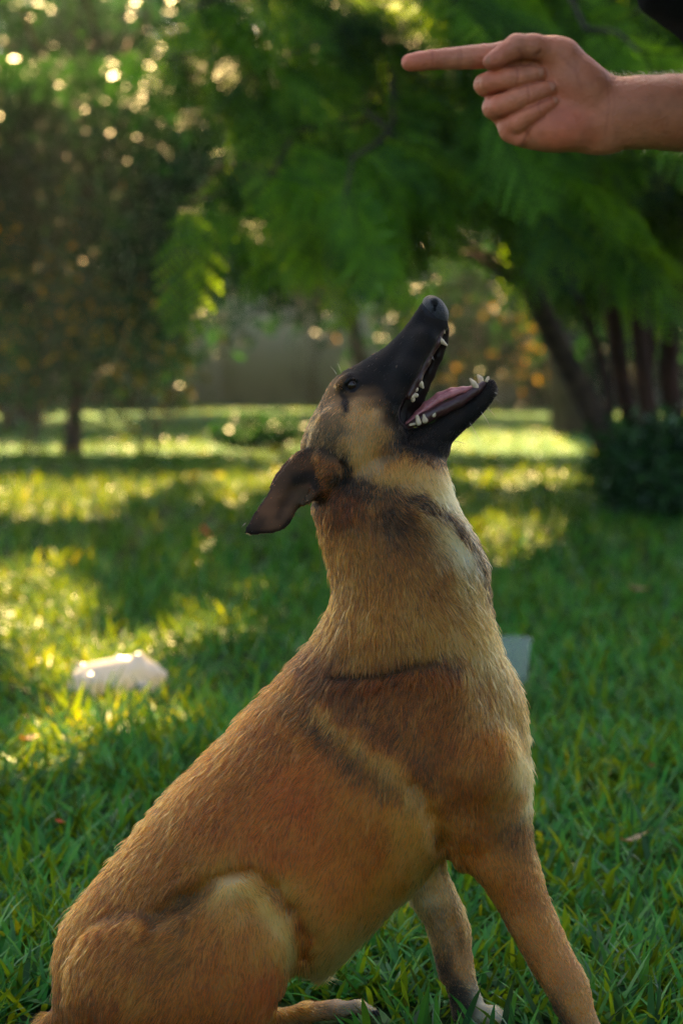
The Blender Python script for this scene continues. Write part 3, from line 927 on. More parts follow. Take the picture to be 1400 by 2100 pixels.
def dog_field():
    fd = Field((60, 560, -250), (1330, 2230, 260), 4.0)
    fd.inflate(BODY, 0.64, blend=0, inset=7, full=.74)
    # near and far shoulder blades, upper arms, ribs, loin, ruff
    for s in (-1, 1):
        fd.chain(chain_at([(905, 1410, s * 122, 50), (985, 1560, s * 124, 68), (1000, 1640, s * 102, 62)]), 40)
        fd.chain(chain_at([(985, 1600, s * 108, 70), (975, 1700, s * 96, 52), (960, 1755, s * 84, 26)]), 40)
    fd.ell((760, 1600, 0), (190, 150, 165), 35, 90)
    fd.chain([(735, 1312, -100, 34), (790, 1310, -112, 38), (870, 1280, -98, 36), (950, 1262, -62, 32)], 30)
    fd.chain([(700, 1310, 84, 34), (780, 1320, 100, 32), (870, 1290, 90, 30), (950, 1270, 60, 28)], 46)
    fd.chain([(720, 1040, -72, 30), (830, 1050, -84, 30), (910, 1100, -66, 28), (965, 1170, -42, 24)], 36)
    # thighs
    for s in (-1, 1):
        q = at_depth(np.array(THIGH), -80)
        fd.inflate(q, 0.5, zc=lambda x, y: s * (122.0 + 0.06 * np.clip(x - 300, -150, 300)) + 0 * y, blend=12, inset=6)
    # forelegs with paws
    fd.inflate(at_depth(np.array(FORE), -80), 0.78, zc=-84.0, blend=16, inset=4)
    g = ground_row(-80, D_DOG) - 4
    for dz in (-33, -12, 10, 30):
        fd.chain([(1205, g - 40, -84 + dz * .6, 30), (1262 - abs(dz) * .4, g - 26, -84 + dz, 21), (1292 - abs(dz) * .5, g - 17, -84 + dz * 1.1, 15)], 8)
    fd.inflate(at_depth(np.array(FARFORE), 90), 0.8, zc=92.0, blend=16, inset=3)
    g2 = ground_row(90, D_DOG) - 4
    for dz in (-32, -11, 10, 30):
        fd.chain(chain_at([(968, 2082, 92 + dz * .6, 24), (1014 - abs(dz) * .4, 2083, 92 + dz, 19), (1038 - abs(dz) * .5, 2093, 92 + dz * 1.1, 15)]), 8)
    # sinew grooves of the forelegs
    fd.chain(chain_at([(985, 1800, -150, 5), (1030, 1870, -146, 8), (1075, 1945, -138, 8), (1105, 2000, -128, 5)]), 14, cut=True)
    fd.chain(chain_at([(905, 1830, 36, 5), (928, 1900, 42, 8), (945, 1970, 50, 5)]), 12, cut=True)
    # hind feet
    fd.chain(chain_at([(470, 2100, 175, 36), (560, 2092, 180, 19), (625, 2078, 182, 20), (690, 2070, 184, 21)]), 14)
    for dz in (-24, -8, 8, 24):
        fd.chain(chain_at([(690, 2072, 184 + dz * .6, 16), (738 - abs(dz) * .3, 2066, 184 + dz, 14), (762 - abs(dz) * .4, 2074, 184 + dz, 10)]), 7)
    g3 = ground_row(-150, D_DOG)
    fd.chain([(430, g3 - 40, -140, 44), (560, g3 - 28, -150, 24), (650, g3 - 24, -154, 22)], 14)
    for dz in (-24, -8, 8, 24):
        fd.chain([(650, g3 - 24, -154 + dz * .6, 17), (705, g3 - 20, -154 + dz, 15), (728, g3 - 14, -154 + dz, 11)], 7)
    # tail lying on the grass behind
    gt = ground_row(20, D_DOG)
    fd.chain([(150, 2080, 0, 40), (95, gt - 26, 30, 26), (60 + 26, gt - 22, 120, 22), (110, gt - 20, 200, 12)], 20)
    # head
    fd.inflate(HEAD, lambda x, y: np.clip(0.62 + (y - 760) / 200 * 0.1, 0.60, 0.74) + 0 * x, blend=26, inset=4)
    fd.ell((700, 905, -70), (62, 70, 32), 20, 40); fd.ell((700, 905, 70), (62, 70, 32), 20, 40)      # cheek muscles
    fd.ell((757, 872, -66), (50, 40, 22), 55, 30); fd.ell((757, 872, 66), (50, 40, 22), 55, 30)      # cheek bones
    fd.ell((706, 782, -46), (22, 10, 15), -38, 18); fd.ell((706, 782, 46), (22, 10, 15), -38, 18)    # brows
    fd.chain([(868, 700, -30, 22), (835, 770, -42, 24), (800, 830, -54, 26)], 24)                     # upper lips
    fd.chain([(868, 700, 30, 22), (835, 770, 42, 24), (800, 830, 54, 26)], 24)
    fd.prism(MOUTH, -90, 22, 5)
    fd.chain([(915, 676, 16, 9), (909, 700, 20, 10), (898, 730, 26, 11), (881, 765, 32, 12), (868, 795, 36, 12), (858, 825, 40, 12), (846, 855, 44, 14)], 8)   # far lip
    fd.inflate(JAW, 0.72, blend=12, inset=3)
    fd.chain([(1006, 790, 0, 11), (1008, 800, 0, 14)], 8)
    # dark hollow at the back of the mouth
    fd.ell((850, 846, -6), (22, 26, 40), 0, 4, cut=True)
    # ears
    fd.inflate(EAR, lambda x, y: np.clip(0.22 + (x - 560) / 150 * 0.35, 0.2, 0.6) + 0 * y, zc=lambda x, y: -62 - (640 - x) * 0.18 + 0 * y, blend=14, inset=1)
    fd.inflate(FAREAR, 0.4, zc=52.0, blend=10, inset=1)
    # hollow of the ear: a long groove, a bright ridge in front of it, a fold at its base
    fd.chain([(640, 985, -98, 9), (604, 1008, -92, 14), (584, 1040, -94, 14), (570, 1070, -95, 9)], 8, cut=True)
    fd.chain([(622, 1034, -82, 6), (636, 1024, -88, 7), (645, 1012, -88, 7), (640, 1002, -88, 5)], 6)
    fd.chain([(634, 1020, -97, 4), (641, 1009, -98, 4)], 3, cut=True)
    fd.chain([(664, 945, -84, 18), (676, 965, -82, 24), (664, 995, -76, 20)], 14)
    fd.chain([(702, 945, -92, 5), (709, 980, -92, 7)], 8, cut=True)
    return fd

fd = dog_field()

def surf_z(x, y):
    i = int(round((x - fd.ax[0][0]) / fd.h)); j = int(round((y - fd.ax[1][0]) / fd.h))
    c = fd.F[i, j]
    k = np.argmax(c > 0)
    t = c[k] / (c[k] - c[k - 1])
    return fd.ax[2][k] - t * fd.h

# creases: in front of and above the bent thigh, behind the shoulder, under the ruff
for line, rad, soft in [([(470, 1768), (520, 1762), (566, 1796), (606, 1846), (628, 1900), (626, 1945)], 15, 18), ([(330, 1852), (390, 1818), (445, 1782)], 17, 22),
                        ([(850, 1590), (885, 1660), (908, 1725)], 13, 24), ([(690, 1372), (780, 1366), (870, 1344)], 7, 20)]:
    q = [(x, y, surf_z(x, y) - 1, rad) for x, y in line]
    fd.chain(q, soft, cut=True)
EYE = (720, 792)
ez = surf_z(*EYE)
fd.ell((EYE[0], EYE[1], ez - 1), (19, 14, 12), -40, 6)           # lids
fd.ell((EYE[0] + 1, EYE[1], ez - 9), (13, 8.5, 14), -40, 3, cut=True)
V, Q = fd.mesh(3)
del fd.F
print('dog verts', len(V))
Nrm = vert_normals(V, Q)

def seg_dist(px, py, line):
    d = np.full(px.shape, 1e9)
    for (ax, ay), (bx, by) in zip(line[:-1], line[1:]):
        ex, ey = bx - ax, by - ay
        t = np.clip(((px - ax) * ex + (py - ay) * ey) / (ex * ex + ey * ey + 1e-9), 0, 1)
        d = np.minimum(d, np.hypot(px - ax - t * ex, py - ay - t * ey))
    return d

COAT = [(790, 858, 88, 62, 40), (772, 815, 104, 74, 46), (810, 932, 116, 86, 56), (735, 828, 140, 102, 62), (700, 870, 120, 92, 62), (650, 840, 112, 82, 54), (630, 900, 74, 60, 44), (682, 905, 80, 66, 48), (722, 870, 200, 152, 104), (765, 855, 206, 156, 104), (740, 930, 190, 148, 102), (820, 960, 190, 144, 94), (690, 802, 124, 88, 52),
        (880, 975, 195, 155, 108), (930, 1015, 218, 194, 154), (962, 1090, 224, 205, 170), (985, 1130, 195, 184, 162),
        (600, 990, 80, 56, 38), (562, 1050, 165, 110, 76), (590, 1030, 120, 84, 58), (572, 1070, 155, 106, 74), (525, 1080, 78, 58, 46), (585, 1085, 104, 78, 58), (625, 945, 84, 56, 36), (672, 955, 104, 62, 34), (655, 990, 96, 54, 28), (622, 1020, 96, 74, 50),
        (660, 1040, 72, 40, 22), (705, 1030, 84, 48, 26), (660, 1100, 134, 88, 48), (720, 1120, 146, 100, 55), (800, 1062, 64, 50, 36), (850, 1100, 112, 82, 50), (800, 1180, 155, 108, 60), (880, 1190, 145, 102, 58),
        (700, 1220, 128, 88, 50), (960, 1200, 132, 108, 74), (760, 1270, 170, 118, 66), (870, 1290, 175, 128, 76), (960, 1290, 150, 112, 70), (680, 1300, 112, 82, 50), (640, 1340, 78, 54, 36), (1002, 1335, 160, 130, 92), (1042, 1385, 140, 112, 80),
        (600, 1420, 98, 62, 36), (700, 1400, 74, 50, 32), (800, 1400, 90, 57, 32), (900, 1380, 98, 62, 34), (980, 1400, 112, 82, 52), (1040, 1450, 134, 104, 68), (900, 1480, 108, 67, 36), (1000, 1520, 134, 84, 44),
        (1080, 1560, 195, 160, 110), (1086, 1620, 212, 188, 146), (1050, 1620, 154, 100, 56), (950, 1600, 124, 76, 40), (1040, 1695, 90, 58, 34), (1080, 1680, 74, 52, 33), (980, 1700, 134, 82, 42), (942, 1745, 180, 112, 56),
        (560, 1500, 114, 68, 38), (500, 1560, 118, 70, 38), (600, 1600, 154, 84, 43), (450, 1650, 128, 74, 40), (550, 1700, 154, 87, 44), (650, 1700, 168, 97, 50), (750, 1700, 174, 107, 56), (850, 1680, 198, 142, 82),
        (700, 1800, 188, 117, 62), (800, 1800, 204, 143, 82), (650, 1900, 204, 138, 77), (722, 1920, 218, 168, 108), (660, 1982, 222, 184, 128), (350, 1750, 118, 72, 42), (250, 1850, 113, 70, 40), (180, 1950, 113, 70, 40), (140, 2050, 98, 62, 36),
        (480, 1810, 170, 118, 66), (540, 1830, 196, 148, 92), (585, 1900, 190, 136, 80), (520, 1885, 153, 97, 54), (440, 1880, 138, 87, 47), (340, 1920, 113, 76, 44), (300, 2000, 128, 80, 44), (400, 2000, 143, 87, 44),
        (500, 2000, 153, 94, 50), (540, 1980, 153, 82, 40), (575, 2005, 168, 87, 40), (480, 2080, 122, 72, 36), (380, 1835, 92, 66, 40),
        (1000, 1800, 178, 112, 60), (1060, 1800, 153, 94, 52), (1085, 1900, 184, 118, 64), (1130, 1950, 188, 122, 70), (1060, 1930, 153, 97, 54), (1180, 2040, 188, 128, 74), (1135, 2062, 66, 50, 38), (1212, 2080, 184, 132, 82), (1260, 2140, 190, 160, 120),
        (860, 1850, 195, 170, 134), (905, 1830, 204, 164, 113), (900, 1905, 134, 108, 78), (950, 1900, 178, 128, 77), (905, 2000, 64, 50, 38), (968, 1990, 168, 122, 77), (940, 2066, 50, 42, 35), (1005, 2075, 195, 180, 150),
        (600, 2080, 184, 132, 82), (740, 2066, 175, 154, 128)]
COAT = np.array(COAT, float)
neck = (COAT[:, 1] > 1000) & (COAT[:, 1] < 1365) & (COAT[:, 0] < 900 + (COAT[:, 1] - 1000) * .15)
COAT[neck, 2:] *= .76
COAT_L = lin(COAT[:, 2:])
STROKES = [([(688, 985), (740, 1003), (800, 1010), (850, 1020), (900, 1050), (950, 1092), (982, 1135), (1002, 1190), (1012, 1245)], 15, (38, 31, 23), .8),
           ([(640, 1392), (720, 1377), (790, 1362), (860, 1342), (930, 1352)], 16, (46, 31, 20), .7),  # dark hair under the ruff, with the fold's shadow painted in
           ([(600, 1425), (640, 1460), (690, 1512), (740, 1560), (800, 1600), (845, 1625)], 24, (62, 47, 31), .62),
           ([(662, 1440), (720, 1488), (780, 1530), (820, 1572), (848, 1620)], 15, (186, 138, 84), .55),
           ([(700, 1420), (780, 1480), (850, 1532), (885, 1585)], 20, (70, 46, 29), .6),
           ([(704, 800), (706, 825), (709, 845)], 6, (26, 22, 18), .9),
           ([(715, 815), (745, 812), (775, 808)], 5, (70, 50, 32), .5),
           ([(462, 1796), (500, 1790), (530, 1800), (562, 1838), (590, 1880), (600, 1935)], 16, (224, 184, 128), .75),  # pale knee tuft, its lit edge painted in
           ([(548, 1788), (598, 1840), (628, 1892), (630, 1950)], 15, (112, 64, 30), .6),  # crease shade painted between knee and belly
           ([(972, 1795), (1008, 1848), (1058, 1930), (1096, 1992)], 7, (104, 62, 32), .6),  # this and the next two paint crease shade on the forelegs
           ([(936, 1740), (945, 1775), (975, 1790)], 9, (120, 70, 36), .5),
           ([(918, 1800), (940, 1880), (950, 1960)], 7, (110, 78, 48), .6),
           ([(320, 1880), (390, 1834), (445, 1795)], 18, (64, 46, 27), .4),  # crease shade painted above the thigh
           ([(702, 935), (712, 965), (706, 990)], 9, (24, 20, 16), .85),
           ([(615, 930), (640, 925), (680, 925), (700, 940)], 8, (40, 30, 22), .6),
           ([(890, 1690), (905, 1735), (880, 1770)], 9, (70, 56, 38), .5),  # crease shade painted behind the shoulder
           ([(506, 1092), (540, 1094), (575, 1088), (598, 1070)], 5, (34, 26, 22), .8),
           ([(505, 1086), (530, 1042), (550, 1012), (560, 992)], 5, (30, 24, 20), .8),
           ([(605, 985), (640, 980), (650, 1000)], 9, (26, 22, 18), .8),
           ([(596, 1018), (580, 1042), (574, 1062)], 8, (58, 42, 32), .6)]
MASK = [(688, 762), (700, 775), (703, 790), (700, 806), (707, 826), (722, 812), (745, 800), (772, 806), (782, 835), (797, 868), (804, 890), (800, 914), (825, 926), (850, 940), (887, 953), (915, 950), (960, 900),
        (1040, 820), (1040, 740), (930, 560), (840, 580), (800, 680), (740, 725)]
MASK_P = spline(MASK, 3)

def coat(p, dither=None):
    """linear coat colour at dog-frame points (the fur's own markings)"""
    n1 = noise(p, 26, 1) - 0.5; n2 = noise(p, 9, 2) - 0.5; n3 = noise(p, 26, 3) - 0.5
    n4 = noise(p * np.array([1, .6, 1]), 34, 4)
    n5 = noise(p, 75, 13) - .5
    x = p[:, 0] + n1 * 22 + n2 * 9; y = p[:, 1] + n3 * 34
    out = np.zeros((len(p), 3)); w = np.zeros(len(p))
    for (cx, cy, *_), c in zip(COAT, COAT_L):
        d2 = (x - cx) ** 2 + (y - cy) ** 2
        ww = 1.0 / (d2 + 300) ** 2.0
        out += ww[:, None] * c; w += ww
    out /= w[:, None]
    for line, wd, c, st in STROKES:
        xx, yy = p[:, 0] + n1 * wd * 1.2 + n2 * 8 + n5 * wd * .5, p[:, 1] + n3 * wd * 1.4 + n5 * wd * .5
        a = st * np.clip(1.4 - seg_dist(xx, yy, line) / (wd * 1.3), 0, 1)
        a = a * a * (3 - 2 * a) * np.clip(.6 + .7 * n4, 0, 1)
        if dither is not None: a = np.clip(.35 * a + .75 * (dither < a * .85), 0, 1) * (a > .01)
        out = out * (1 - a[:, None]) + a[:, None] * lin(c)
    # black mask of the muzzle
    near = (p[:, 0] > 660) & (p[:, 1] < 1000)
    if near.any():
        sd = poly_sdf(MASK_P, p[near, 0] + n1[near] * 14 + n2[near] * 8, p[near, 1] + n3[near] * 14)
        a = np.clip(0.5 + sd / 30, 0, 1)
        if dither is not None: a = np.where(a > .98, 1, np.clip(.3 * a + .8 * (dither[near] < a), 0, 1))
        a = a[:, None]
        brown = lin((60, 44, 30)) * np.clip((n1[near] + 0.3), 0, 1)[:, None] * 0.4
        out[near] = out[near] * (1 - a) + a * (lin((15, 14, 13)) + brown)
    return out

FLOW = [(885, 650, -.6, .75), (820, 720, -.65, .75), (750, 755, -.8, .6), (690, 790, -.6, .8), (650, 850, -.45, .9), (760, 820, -.5, .85), (800, 800, -.55, .8), (740, 880, .0, 1), (720, 960, .1, 1), (800, 950, .25, .9), (640, 900, -.2, 1),
        (1000, 810, -.85, .5), (950, 860, -.8, .6), (900, 900, -.6, .75), (850, 920, -.2, .95),
        (660, 1080, .12, 1), (750, 1080, .35, .9), (850, 1040, .85, .45), (900, 1080, .6, .8), (940, 1050, .35, .93), (980, 1130, .4, .9), (700, 1200, .1, 1), (800, 1180, .1, 1), (900, 1190, .5, .8), (970, 1250, .55, .7), (720, 1330, -.05, 1),
        (860, 1300, .3, .95), (640, 1330, -.4, .9), (750, 1420, -.42, .9), (900, 1450, -.35, .93), (1040, 1400, .2, .97), (1070, 1550, .12, 1), (1000, 1560, -.15, 1), (600, 1550, -.6, .8), (500, 1600, -.62, .78), (400, 1700, -.62, .78), (250, 1850, -.5, .87),
        (130, 2000, -.1, 1), (700, 1650, -.42, .9), (800, 1700, -.22, .97), (880, 1700, .05, 1), (720, 1900, -.4, .92), (620, 1800, -.5, .87), (650, 1960, -.3, .95), (520, 1800, .55, .7), (590, 1890, .2, 1), (450, 1850, -.35, .85), (350, 1900, -.65, .75), (300, 2000, -.4, .92),
        (500, 1980, -.35, .94), (560, 2030, -.25, .97), (400, 2060, -.3, .95), (1000, 1750, .22, .97), (1080, 1850, .4, .92), (1150, 2000, .42, .9), (1040, 1650, -.05, 1), (880, 1850, .25, .97), (950, 1950, .2, .97), (640, 980, -.85, .5), (590, 1010, -.7, .7), (550, 1060, -.65, .75), (670, 960, -.5, .85),
        (650, 2075, .97, .1), (740, 2066, .97, .25), (1000, 2080, .9, .3)]
FLOW = np.array(FLOW, float)
FLEN = [(885, 650, 4), (800, 740, 6), (720, 770, 7), (650, 850, 11), (740, 880, 15), (720, 950, 20), (820, 960, 24), (1000, 810, 7), (920, 890, 10), (930, 1030, 24), (700, 1100, 26), (850, 1080, 26), (980, 1130, 24), (800, 1250, 32), (750, 1340, 36), (900, 1300, 34),
        (1030, 1340, 28), (750, 1450, 27), (900, 1450, 26), (1070, 1560, 22), (1085, 1640, 22), (600, 1550, 27), (400, 1700, 27), (200, 1900, 27), (750, 1750, 28), (700, 1900, 34), (660, 1985, 42), (760, 1920, 34), (860, 1800, 24), (540, 1800, 24), (500, 1950, 27), (300, 2000, 28),
        (1020, 1750, 18), (1100, 1850, 13), (1160, 2000, 11), (1230, 2100, 9), (900, 1850, 14), (950, 1980, 10), (980, 2070, 8), (560, 1050, 3.5), (610, 990, 5), (670, 960, 10), (700, 2066, 9), (520, 1090, 4)]
FLEN = np.array(FLEN, float)

def shepard(tab, x, y, soft=400):
    out = np.zeros((len(x), tab.shape[1] - 2)); w = np.zeros(len(x))
    for r in tab:
        ww = 1.0 / ((x - r[0]) ** 2 + (y - r[1]) ** 2 + soft) ** 1.7
        out += ww[:, None] * r[2:]; w += ww
    return out / w[:, None]

# places without fur: nose leather, inside of the mouth, eye
def bare(p):
    nose = ((p[:, 0] - 893) / 30) ** 2 + ((p[:, 1] - 634) / 27) ** 2 + (p[:, 2] / 40) ** 2 < 1
    m = (p[:, 0] > 800) & (p[:, 0] < 1010) & (p[:, 1] > 660) & (p[:, 1] < 890)
    mouth = np.zeros(len(p), bool)
    mouth[m] = poly_sdf(spline(MOUTH, 3), p[m, 0], p[m, 1]) > -3
    lip = seg_dist(p[:, 0], p[:, 1], [(826, 868), (834, 877), (856, 874), (878, 867), (893, 859), (915, 843), (939, 832), (962, 819), (978, 805), (991, 789)]) < 5
    eye = ((p[:, 0] - EYE[0]) / 17) ** 2 + ((p[:, 1] - EYE[1]) / 15) ** 2 < 1
    return nose, mouth | lip, eye & (p[:, 1] < 900)

nose_b, mouth_b, eye_b = bare(V)
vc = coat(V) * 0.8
gl = np.full(len(V), 0.75)
vc[mouth_b] = lin((30, 20, 19)); gl[mouth_b] = 0.35
lipm = mouth_b & (seg_dist(V[:, 0], V[:, 1], [(818, 848), (819, 862), (828, 873), (838, 876)]) < 7)
vc[lipm] = lin((52, 44, 44)); gl[lipm] = .3
vc[nose_b] = lin((30, 30, 31)); gl[nose_b] = .42
vc[eye_b] = lin((14, 12, 11)); gl[eye_b] = .35

m_skin, nt, b = material('dog skin and coat')
at = N(nt, 'ShaderNodeAttribute', attribute_name='coat'); nt.links.new(at.outputs['Color'], b.inputs['Base Color'])
ag = N(nt, 'ShaderNodeAttribute', attribute_name='gloss'); nt.links.new(ag.outputs['Fac'], b.inputs['Roughness'])
tc = N(nt, 'ShaderNodeTexCoord'); nz = N(nt, 'ShaderNodeTexVoronoi'); nz.inputs['Scale'].default_value = 480
nt.links.new(tc.outputs['Object'], nz.inputs['Vector'])
bp = N(nt, 'ShaderNodeBump'); bp.inputs['Strength'].default_value = 0.25; bp.inputs['Distance'].default_value = 0.001
nt.links.new(nz.outputs['Distance'], bp.inputs['Height']); nt.links.new(bp.outputs[0], b.inputs['Normal'])
b.inputs['Specular IOR Level'].default_value = 0.15

DOG_O = frame_to_world((420, ground_row(0, D_DOG), 0), D_DOG); DOG_O[2] = 0
dog = empty('dog', DOG_O, label='fawn dog with black muzzle sitting on the grass, head raised and mouth wide open', cat='dog')
def dogw(p): return frame_to_world(p, D_DOG) - DOG_O
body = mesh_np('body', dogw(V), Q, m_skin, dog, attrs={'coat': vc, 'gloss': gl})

# ---- fur
def saturate(C, k=1.22):
    l = (C @ np.array([.3, .6, .1]))[..., None]
    return np.maximum(l + (C - l) * k, l * .12)

def grade(C):
    l = np.clip((C @ np.array([.3, .6, .1])) / .32, 0, 1)[..., None]
    k = 1.22 * (1 - l) + 1.0 * l
    m_ = np.array([2.9, 1.38, .47]) * (1 - l) + np.array([2.5, 1.47, .70]) * l
    d = np.clip(1 - l / .16, 0, 1)
    m_ = m_ * (1 - d) + np.array([1.75, 1.2, .78]) * d
    C = saturate(C, k) * m_
    return np.maximum(C / np.maximum(1, C.max(-1, keepdims=True) / .9), .001)

def grow_fur(n_total, seed):
    r = np.random.default_rng(seed)
    T = np.concatenate([Q[:, [0, 1, 2]], Q[:, [0, 2, 3]]])
    a, b_, c_ = V[T[:, 0]], V[T[:, 1]], V[T[:, 2]]
    area = np.linalg.norm(np.cross(b_ - a, c_ - a), axis=1)
    cen = (a + b_ + c_) / 3
    nz_ = Nrm[T].mean(1)[:, 2]
    w = area * np.where(nz_ < 0.25, 1.0, 0.28)
    w *= np.where(cen[:, 1] > 2130, 0.3, 1.0)
    w *= np.where(cen[:, 1] < 1010, 1.7, 1.0)
    w *= np.where((cen[:, 0] < 640) & (cen[:, 1] < 1100), 1.5, 1.0)
    t = r.choice(len(T), n_total, p=w / w.sum())
    u, v = r.random(n_total), r.random(n_total)
    f = u + v > 1; u[f], v[f] = 1 - u[f], 1 - v[f]
    P = a[t] + u[:, None] * (b_ - a)[t] + v[:, None] * (c_ - a)[t]
    n = Nrm[T[t, 0]] * (1 - u - v)[:, None] + Nrm[T[t, 1]] * u[:, None] + Nrm[T[t, 2]] * v[:, None]
    n /= np.linalg.norm(n, axis=1)[:, None]
    k1, k2, k3 = bare(P)
    keep = ~(k1 | k2 | k3)
    P, n = P[keep], n[keep]; m = len(P)
    fl = shepard(FLOW, P[:, 0], P[:, 1])
    L = shepard(FLEN, P[:, 0], P[:, 1], 150)[:, 0]
    # locks: neighbouring hairs share a small turn
    ang = (noise(P, 34, 5) - .5) * 0.7 + (noise(P, 11, 6) - .5) * 0.7 + r.normal(0, .13, m)
    ca, sa = np.cos(ang), np.sin(ang)
    d = np.stack([fl[:, 0] * ca - fl[:, 1] * sa, fl[:, 0] * sa + fl[:, 1] * ca, r.normal(0, .12, m)], 1)
    d -= (d * n).sum(1)[:, None] * n
    d /= np.linalg.norm(d, axis=1)[:, None] + 1e-9
    lift = 0.17 + 0.16 * (noise(P, 14, 7) - .5) + np.abs(r.normal(0, .09, m))
    lift = np.where((P[:, 1] < 900) & (P[:, 0] > 660), lift * .7, lift)
    stray = r.random(m) < 0.012
    lift[stray] += 0.35
    L = L * .88 * r.uniform(.65, 1.2, m) * (1 + 0.25 * (noise(P, 18, 8) - .5)); L[stray] *= 1.3
    K = 5
    s = np.linspace(0, 1, K)
    pts = np.zeros((m, K, 3))
    for j in range(K):
        # rises, then bends over along the coat
        up = lift * (s[j] - 0.52 * s[j] ** 2)
        pts[:, j] = P + L[:, None] * (d * (s[j]) + n * up[:, None]) - n * 1.0
    pts[:, :, 1] += (L * 0.06)[:, None] * s ** 2          # weight
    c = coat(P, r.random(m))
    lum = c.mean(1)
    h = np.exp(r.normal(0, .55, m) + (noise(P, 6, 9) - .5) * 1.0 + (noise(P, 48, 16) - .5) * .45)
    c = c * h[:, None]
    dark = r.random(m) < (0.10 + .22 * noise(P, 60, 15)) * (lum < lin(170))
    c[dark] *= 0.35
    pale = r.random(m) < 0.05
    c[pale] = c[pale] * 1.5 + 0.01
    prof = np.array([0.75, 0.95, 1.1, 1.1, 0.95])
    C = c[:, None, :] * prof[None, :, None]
    sable = (noise(P, 40, 12) > .45) & (r.random(m) < .4) & (P[:, 1] > 1000)
    C[sable, -1] *= 0.45; C[sable, -2] *= 0.75
    fine = np.where(P[:, 1] < 1010, 0.5, 0.68)
    R = fine[:, None] * np.array([0.95, 1.0, .85, .6, .12])[None, :] * r.uniform(.75, 1.2, m)[:, None]
    return pts, R, C

m_fur = bpy.data.materials.new('fur'); m_fur.use_nodes = True
nt = m_fur.node_tree
for nd in list(nt.nodes):
    if nd.type != 'OUTPUT_MATERIAL': nt.nodes.remove(nd)
hb = nt.nodes.new('ShaderNodeBsdfHairPrincipled'); hb.model = 'CHIANG'; hb.parametrization = 'COLOR'
at = N(nt, 'ShaderNodeAttribute', attribute_name='coat')
nt.links.new(at.outputs['Color'], hb.inputs['Color'])
hb.inputs['Roughness'].default_value = 0.38; hb.inputs['Radial Roughness'].default_value = 0.5
hb.inputs['Coat'].default_value = 0.0
hb.inputs['IOR'].default_value = 1.36
nt.links.new(hb.outputs[0], nt.nodes['Material Output'].inputs[0])
FUR_N = 420000
pts, R, C = grow_fur(FUR_N, 21)
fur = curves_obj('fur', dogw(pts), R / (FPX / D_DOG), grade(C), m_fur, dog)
props(fur, kind='stuff')
print('hairs', len(pts))

# whiskers
wp, wr, wc_ = [], [], []
for x, y, dx, dy, L in [(1012, 806, .9, .25, 30), (1010, 815, .85, .5, 24), (998, 838, .7, .6, 26), (985, 845, .55, .8, 34), (962, 868, .5, .85, 40), (930, 905, .95, .1, 26), (880, 720, .3, .6, 26), (900, 690, .6, .6, 30), (868, 735, .2, .7, 30),
                           (700, 765, -.3, -.9, 26), (690, 768, -.5, -.8, 24), (850, 700, -.2, .9, 26), (505, 1072, -.8, .5, 12), (865, 690, .0, .9, 26)]:
    z = surf_z2 = -22
    t = np.linspace(0, 1, 5)[:, None]
    wp.append(np.array([x, y, z]) + t * L * np.array([dx, dy, -.35]) + t ** 2 * np.array([0, 5, 0]))
    wr.append(np.linspace(.5, .1, 5)); wc_.append(np.tile(lin((120, 110, 100)), (5, 1)))
curves_obj('whiskers', dogw(np.array(wp)), np.array(wr) / (FPX / D_DOG), np.array(wc_), m_fur, dog)

def part_sdf(name, build, lo, hi, h, mat, tint=None, parent=dog, smooth=2, conv=dogw):
    f = Field(lo, hi, h); build(f)
    v, q = f.mesh(smooth)
    return mesh_np(name, conv(v), q, mat, parent, attrs={'tint': np.full(len(v), .5) if tint is None else tint(v)})

# nose leather with nostrils
m_nose = mat_noise('nose leather', lin((22, 22, 23)), lin((46, 47, 48)), 900, 0.42, 0.5, coords='Object', detail=2, spec=.6)
def nose_f(f):
    f.ell((891, 634, 0), (32, 23, 26), 55, 0)
    f.ell((900, 648, 0), (20, 18, 18), 60, 12)
    for s in (-1, 1):
        f.ell((897, 634, s * 16), (24, 14, 13), 62, 8)
        f.chain([(889, 621, s * 24, 5.5), (893, 630, s * 20, 6.5), (889, 640, s * 25, 3)], 4, cut=True)
    f.chain([(909, 622, 0, 1.8), (923, 655, 0, 2.2)], 3, cut=True)
part_sdf('nose', nose_f, (845, 595, -45), (935, 680, 45), 1.6, m_nose)

# eye
m_eye, nt, b = material('dark brown eye')
b.inputs['Base Color'].default_value = (*lin((38, 24, 16)), 1); b.inputs['Roughness'].default_value = 0.1; b.inputs['Specular IOR Level'].default_value = .4
for s in (1, -1):
    part_sdf('eye', lambda f: f.ell((EYE[0] + 1, EYE[1], s * (ez + 4)), (13, 13, 12), 0, 0), (EYE[0] - 20, EYE[1] - 20, s * (ez + 4) - 20), (EYE[0] + 22, EYE[1] + 20, s * (ez + 4) + 20), 1.6, m_eye)

# tongue, gums, teeth
def mat_flesh(name, c, rough=.38, sss=.15):
    m, nt, b = material(name)
    tc = N(nt, 'ShaderNodeTexCoord'); nz = N(nt, 'ShaderNodeTexNoise'); nz.inputs['Scale'].default_value = 220
    nt.links.new(tc.outputs['Object'], nz.inputs['Vector'])
    nt.links.new(ramp(nt, nz.outputs[0], [(.3, lin(c) * .8), (.7, lin(c) * 1.15)]), b.inputs['Base Color'])
    b.inputs['Roughness'].default_value = rough
    b.inputs['Subsurface Weight'].default_value = sss; b.inputs['Subsurface Radius'].default_value = (.004, .0015, .001); b.inputs['Subsurface Scale'].default_value = 1
    bp = N(nt, 'ShaderNodeBump'); bp.inputs['Strength'].default_value = .2; bp.inputs['Distance'].default_value = .001
    nt.links.new(nz.outputs[0], bp.inputs['Height']); nt.links.new(bp.outputs[0], b.inputs['Normal'])
    return m
